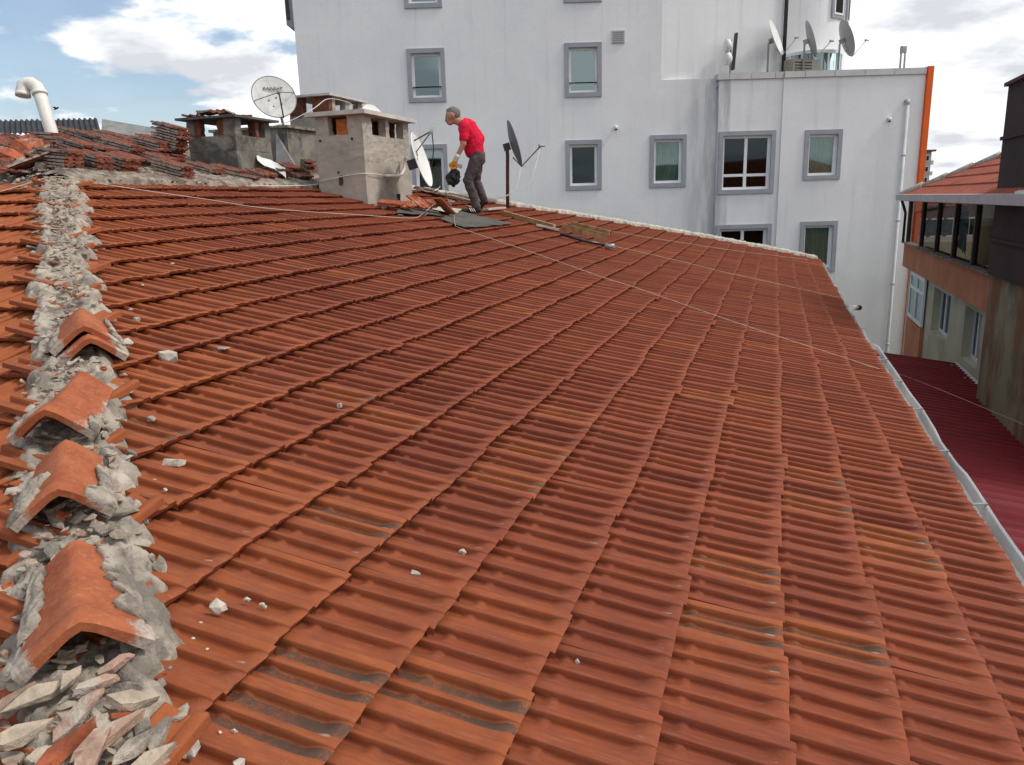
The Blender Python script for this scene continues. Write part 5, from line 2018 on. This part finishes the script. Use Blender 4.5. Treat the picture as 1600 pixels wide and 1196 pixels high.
# white outlet pipe poking out under the far eave
op = thing('outlet_pipe', at_u(1334, 483, 1.15), 'short white outlet pipe with a black end poking out past the eave', 'pipe')
m = MB(); m.tube([at_u(1330, 482, 1.05), at_u(1338, 481, 1.17)], .036, 10); m.build('tube', 'pvc_white', op)
m = MB(); m.tube([at_u(1338, 481, 1.17), at_u(1343, 481, 1.24)], .038, 10); m.build('end_cap', 'metal_black', op)

# ------------------------------------------------------------------ the building on the right
RB = thing('balcony_building', UVZ(6, 14, -H0), 'salmon and green apartment building with a glazed balcony under a tiled roof', 'building')
UB, UW = 3.36, 3.50           # balcony face, wall face
pB = Plane(UD * UB, VD, -UD)
pW = Plane(UD * UW, VD, -UD)


def vz(px, py, u):
    p = at_u(px, py, u)
    return (p - EYE).dot(VD), p.z


vFar, zSill = vz(1413, 380, UB)
vNear, zs2 = vz(1549, 424, UB)
zSill = (zSill + zs2) / 2
zBot = (vz(1413, 424, UB)[1] + vz(1547, 482, UB)[1]) / 2
zEav = (vz(1411, 318, UB)[1] + vz(1553, 316, UB)[1]) / 2
vN2 = vNear - 1.9
# wall with windows
wins = []
for (x0, y0, x1, y1) in ((1456, 455, 1483, 532), (1504, 482, 1531, 570)):
    va, _ = vz(x0, (y0 + y1) / 2, UW); vb, _ = vz(x1, (y0 + y1) / 2, UW)
    _, zt = vz((x0 + x1) / 2, y0, UW); _, zbm = vz((x0 + x1) / 2, y1, UW)
    wins.append((min(va, vb), max(va, vb), zbm, zt))
zm = sum(w_[3] for w_ in wins) / 2
zn = sum(w_[2] for w_ in wins) / 2
wins = [(a, b_, zn, zm) for a, b_, _, _ in wins]
pW.wall(vN2 - 3, vFar - .3, 0, zSill, wins, .4).build('wall', 'green_wall', RB)
for h in wins:
    window(pW, RB, h, 'dark', surround=None, fw=.06, rec=.16, depth=.42, bars=((.36, .68), ()))
# far end wall and floor of the balcony
m = MB()
m.add([UVZ(UW, vFar - .3, -H0), UVZ(UW + 7, vFar - .3, -H0), UVZ(UW + 7, vFar - .3, zSill - H0), UVZ(UW, vFar - .3, zSill - H0)], [(0, 1, 2, 3)])
m.build('end_wall', 'green_wall', RB)
m = MB()
pB.box(m, vN2, vFar, zBot, zSill - .03, -.18, 0)
m.hexa([UVZ(UB + .18, vFar - .18, zBot - H0), UVZ(UB + 3.2, vFar - .18, zBot - H0), UVZ(UB + 3.2, vFar, zBot - H0), UVZ(UB + .18, vFar, zBot - H0)] + [UVZ(UB + .18, vFar - .18, zSill - .03 - H0), UVZ(UB + 3.2, vFar - .18, zSill - .03 - H0), UVZ(UB + 3.2, vFar, zSill - .03 - H0), UVZ(UB + .18, vFar, zSill - .03 - H0)])
m.build('parapet', 'salmon', RB)
m = MB(); pB.box(m, vN2, vFar + .05, zSill - .03, zSill, -.24, .07); m.build('parapet_ledge', 'brown_frame' if False else 'mortar_bed', RB)
m = MB(); pB.box(m, vN2, vFar - .2, zBot, zBot + .15, -3.4, -.19); m.build('balcony_floor', 'inside_wall', RB)
# back wall of the balcony, beyond the open corner
vMid = vz(1518, 370, UB + 1.4)[0]
m = MB()
m.add([UVZ(UB + 1.5, vN2, zBot - H0), UVZ(UB + 1.5, vMid, zBot - H0), UVZ(UB + 1.5, vMid, zEav - H0), UVZ(UB + 1.5, vN2, zEav - H0)], [(0, 1, 2, 3)])
m.build('balcony_back_wall', 'inside_wall', RB)
# glazing: brown posts and panes
posts = [vz(px, 350, UB)[0] for px in (1416, 1437, 1461, 1488, 1520, 1556)]
for i, v in enumerate(posts):
    m = MB(); pB.box(m, v - .05, v + .05, zSill, zEav, -.12, -.03); m.build('post', 'brown_frame', RB)
for v0_, v1_ in zip(posts[:-1], posts[1:]):
    m = MB(); pB.box(m, v1_ + .051, v0_ - .051, zSill + .01, zEav - .01, -.085, -.078); m.build('pane', 'pane_balcony', RB)
m = MB(); pB.box(m, vN2, vFar + .05, zEav, zEav + .12, -.14, -.0); m.build('head_beam', 'brown_frame', RB)
m = MB(); pB.box(m, posts[0] - .05, posts[0] + .05, zSill, zEav, -3.2, -3.1); m.build('post', 'brown_frame', RB)
# tiled hip roof
ze = zEav + .14
ue0 = UB - .42
vE = vz(1409, 303, ue0)[0]
vEn = vN2 - 2.0
slope = .46
UR = 3.6
m = MB()


def rpt(du, v, dz=0):
    return UVZ(ue0 + du, v, ze - H0 + du * slope + dz)


m.add([rpt(0, vEn), rpt(0, vE), rpt(UR, vE - UR), rpt(UR, vEn)], [(0, 1, 2, 3)])
m.add([rpt(0, vE), UVZ(ue0 + 2 * UR, vE, ze - H0), rpt(UR, vE - UR)], [(0, 1, 2)])
m.build('roof_deck', 'roof_red_far', RB)
for k in range(9):
    d0, d1 = k * .40 - .03, (k + 1) * .40 + .02
    n = 60
    rows = []
    v_hi = vE - max(d0, 0) - .02
    for i in range(n * 3 + 1):
        v = vEn + (v_hi - vEn) * i / (n * 3)
        h = .018 * abs(sin(pi * (v / .23)))
        vv1 = min(v, vE - d1)
        rows.append([rpt(d0, v, .055 + h - .0), rpt(d1, vv1, .025 + h)])
    m = MB(); m.grid(rows, smooth=True)
    m.grid([[r[0], r[0] - Vector((0, 0, .035))] for r in rows], smooth=False)
    m.build('tile_course', 'roof_red_far', RB)
for i in range(9):
    a, b_ = i * .42, i * .42 + .40
    m = MB()
    m.tube([rpt(a, vE - a, .05), rpt(b_, vE - b_, .075)], [.075, .09], 8)
    m.build('hip_cap', 'mortar_pale', RB)
m = MB()
for i in range(int((vE - vEn) / .3)):
    pass
m.hexa([rpt(-.10, vEn, -.04), rpt(.02, vEn, -.09), rpt(.02, vE + .1, -.09), rpt(-.10, vE + .1, -.04), rpt(-.12, vEn, .11), rpt(.02, vEn, .05), rpt(.02, vE + .1, .05), rpt(-.12, vE + .1, .11)])
m.build('gutter', 'coping_grey', RB)
m = MB()
m.hexa([rpt(-.0, vEn, -.10), UVZ(UB + .3, vEn, zEav + .06 - H0), UVZ(UB + .3, vE, zEav + .06 - H0), rpt(0, vE, -.10), rpt(-.0, vEn, -.08), UVZ(UB + .3, vEn, zEav + .13 - H0), UVZ(UB + .3, vE, zEav + .13 - H0), rpt(0, vE, -.08)])
m.build('soffit', 'brown_frame', RB)
p = rpt(-.02, vE - .1, -.02)
m = MB(); m.tube([p, p + Vector((.1, 0, -.25)), pB.p(vFar - .03, zEav - .3, .04), pB.p(vFar - .03, zSill, .04)], .035, 8); m.build('downpipe', 'metal_black', RB)
# corner bay under the balcony
vb0, _ = vz(1442, 470, UB + .05)
zb0 = vz(1420, 428, UB + .05)[1]; zb1 = vz(1430, 507, UB + .05)[1]
pC = Plane(UD * (UB + .05), VD, -UD)
vbf = vz(1419, 470, UB + .05)[0]
m = MB(); pC.box(m, vb0, vbf, zb1 - 3.0, zb1, -.5, 0); m.build('bay_base', 'salmon', RB)
m = MB(); pC.box(m, vb0, vbf, zb1, zBot, -.5, -.12); m.build('bay_wall', 'frame_white', RB)
window(pC, RB, (vb0 + .02, vbf - .02, zb1 + .03, zBot - .03), 'teal', surround=None, rec=.0, depth=.11, fw=.09, bars=((.5,), (.68,)))
# things dimly seen behind the balcony glass
lp = thing('hanging_garment', pB.p(vz(1508, 340, UB + .5)[0], zEav - .1, -.5), 'black garment hung to dry behind the balcony glass', 'garment')
vg = vz(1506, 345, UB + .5)[0]
m = MB()
rows = []
for j in range(9):
    s_ = j / 8
    row = []
    for i in range(9):
        r_ = -1 + i / 4
        zz = zEav - .16 - s_ * (.72 + .22 * sin(i * 1.9)) + .03 * r_
        row.append(pB.p(vg + r_ * (.36 - .10 * s_), zz, -.5 + .04 * sin(i * 2.1 + s_ * 3)))
    rows.append(row)
m.grid(rows, smooth=True)
m.grid([[q - UD * -.015 for q in r] for r in rows], smooth=True, flip=True)
m.build('cloth', 'cloth_black', lp)
m = MB(); m.tube([pB.p(vg - .4, zEav - .12, -.5), pB.p(vg + .4, zEav - .12, -.5)], .012, 6); m.build('rail', 'dish_white', lp)
# the rust-streaked metal stack on the corner nearest us
vc_, zt_ = vz(1576, 135, UB - .25)
_, zc_ = vz(1548, 430, UB - .25)
ST = thing('rusty_metal_stack', UVZ(UB, vc_ - .6, -H0), 'tall dark rusty metal shaft standing above a rust-streaked olive wall', 'metal shaft')
part_box('casing', 'rust_sheet', ST, UB - .25, UB + 1.6, vc_ - 2.5, vc_, zc_ - H0, zt_ - H0)
for zz in (zt_ - .75, zt_ - 1.55, zt_ - 2.2):
    part_box('band', 'rust_sheet', ST, UB - .28, UB + 1.6, vc_ - 2.5, vc_ + .03, zz - H0, zz + .05 - H0)
part_box('cap', 'rust_pipe', ST, UB - .30, UB + 1.65, vc_ - 2.55, vc_ + .05, zt_ - H0, zt_ + .05 - H0)
part_box('streaked_wall', 'olive_rust', ST, UB - .20, UB + 1.6, vc_ - 4.0, vc_ + .04, -H0, zc_ - H0)
g_ = vz(1592, 305, UB - .4)
m = MB(); m.tube([pB.p(g_[0] - 1.0, g_[1], .40), pB.p(g_[0] + .02, g_[1], .40)], .06, 8); m.build('gutter_end', 'coping_grey', ST)

# ------------------------------------------------------------------ farther buildings
def far_block(name, label, px0, px1, ptop, d, wallm, roofm, floors, cols, zlow=None, win='dark_inside', depth=14):
    a, b_ = at(px0, ptop, d), at(px1, ptop, d)
    z1 = (a.z + b_.z) / 2
    t = thing(name, Vector(((a.x + b_.x) / 2, a.y + 5, 0)), label, 'building')
    pl = Plane(Vector((a.x, a.y, 0)), Vector((1, 0, 0)), Vector((0, -1, 0)))
    W = b_.x - a.x
    m = MB(); pl.box(m, 0, W, 0, z1, -depth, 0); m.build('wall', wallm, t)
    m = MB(); pl.box(m, -.6, W + .9, z1, z1 + .5, -depth - .6, .7); m.build('roof', roofm, t)
    fh = 2.9
    for f in range(floors):
        zc = z1 - 1.7 - f * fh
        if zc < 1: break
        for c in range(cols):
            x = W * (c + .5) / cols
            m = MB(); pl.box(m, x - .8, x + .8, zc - .75, zc + .75, .0, .06); wn = m.build('window', 'frame_white', t)
            m = MB(); pl.box(m, x - .68, x - .04, zc - .63, zc + .63, .06, .09); m.build('pane', win, wn)
            m = MB(); pl.box(m, x + .04, x + .68, zc - .63, zc + .63, .06, .09); m.build('pane', win, wn)
    return t, pl, W, z1


t, pl, W, z1 = far_block('apartment_tower', 'distant grey apartment tower rising past the orange edge', 1395, 1456, 238, 210, 'tower_grey', 'maroon_wall', 8, 4)
for f in range(6):
    m = MB(); pl.box(m, W, W + 1.3, z1 - 3.4 - f * 2.9, z1 - 2.3 - f * 2.9, -6, -1.0); m.build('balcony', 'pale_wall', t)
t, pl, W, z1 = far_block('apartment_house', 'maroon house with white windows seen through the balcony glass', 1428, 1530, 322, 62, 'maroon_wall', 'roof_red_far', 3, 4)
m = MB(); pl.box(m, -.02, W + .02, z1 - 2.9, z1 - 1.2, .001, .05); m.build('pale_band', 'pale_wall', t)

# a bird far off in the sky
bpos = at(88, 170, 60)
bird = thing('bird', bpos, 'small dark bird gliding in the sky above the tile stacks', 'bird')
m = MB(); m.tube([bpos + Vector(q) for q in ((-.22, 0, -.10), (-.10, 0, -.03), (.05, 0, .03), (.14, 0, .08), (.20, 0, .10))], [.01, .06, .07, .045, .015], 8); m.build('body', 'cloth_black', bird)
for s_ in (-1, 1):
    m = MB()
    m.hull([bpos + Vector(q) for q in ((.05, 0, .04), (-.08, 0, .0), (.02, s_ * .25, .12), (-.06, s_ * .25, .10), (-.08, s_ * .48, .06), (.05, 0, .055))])
    m.build('wing', 'cloth_black', bird)
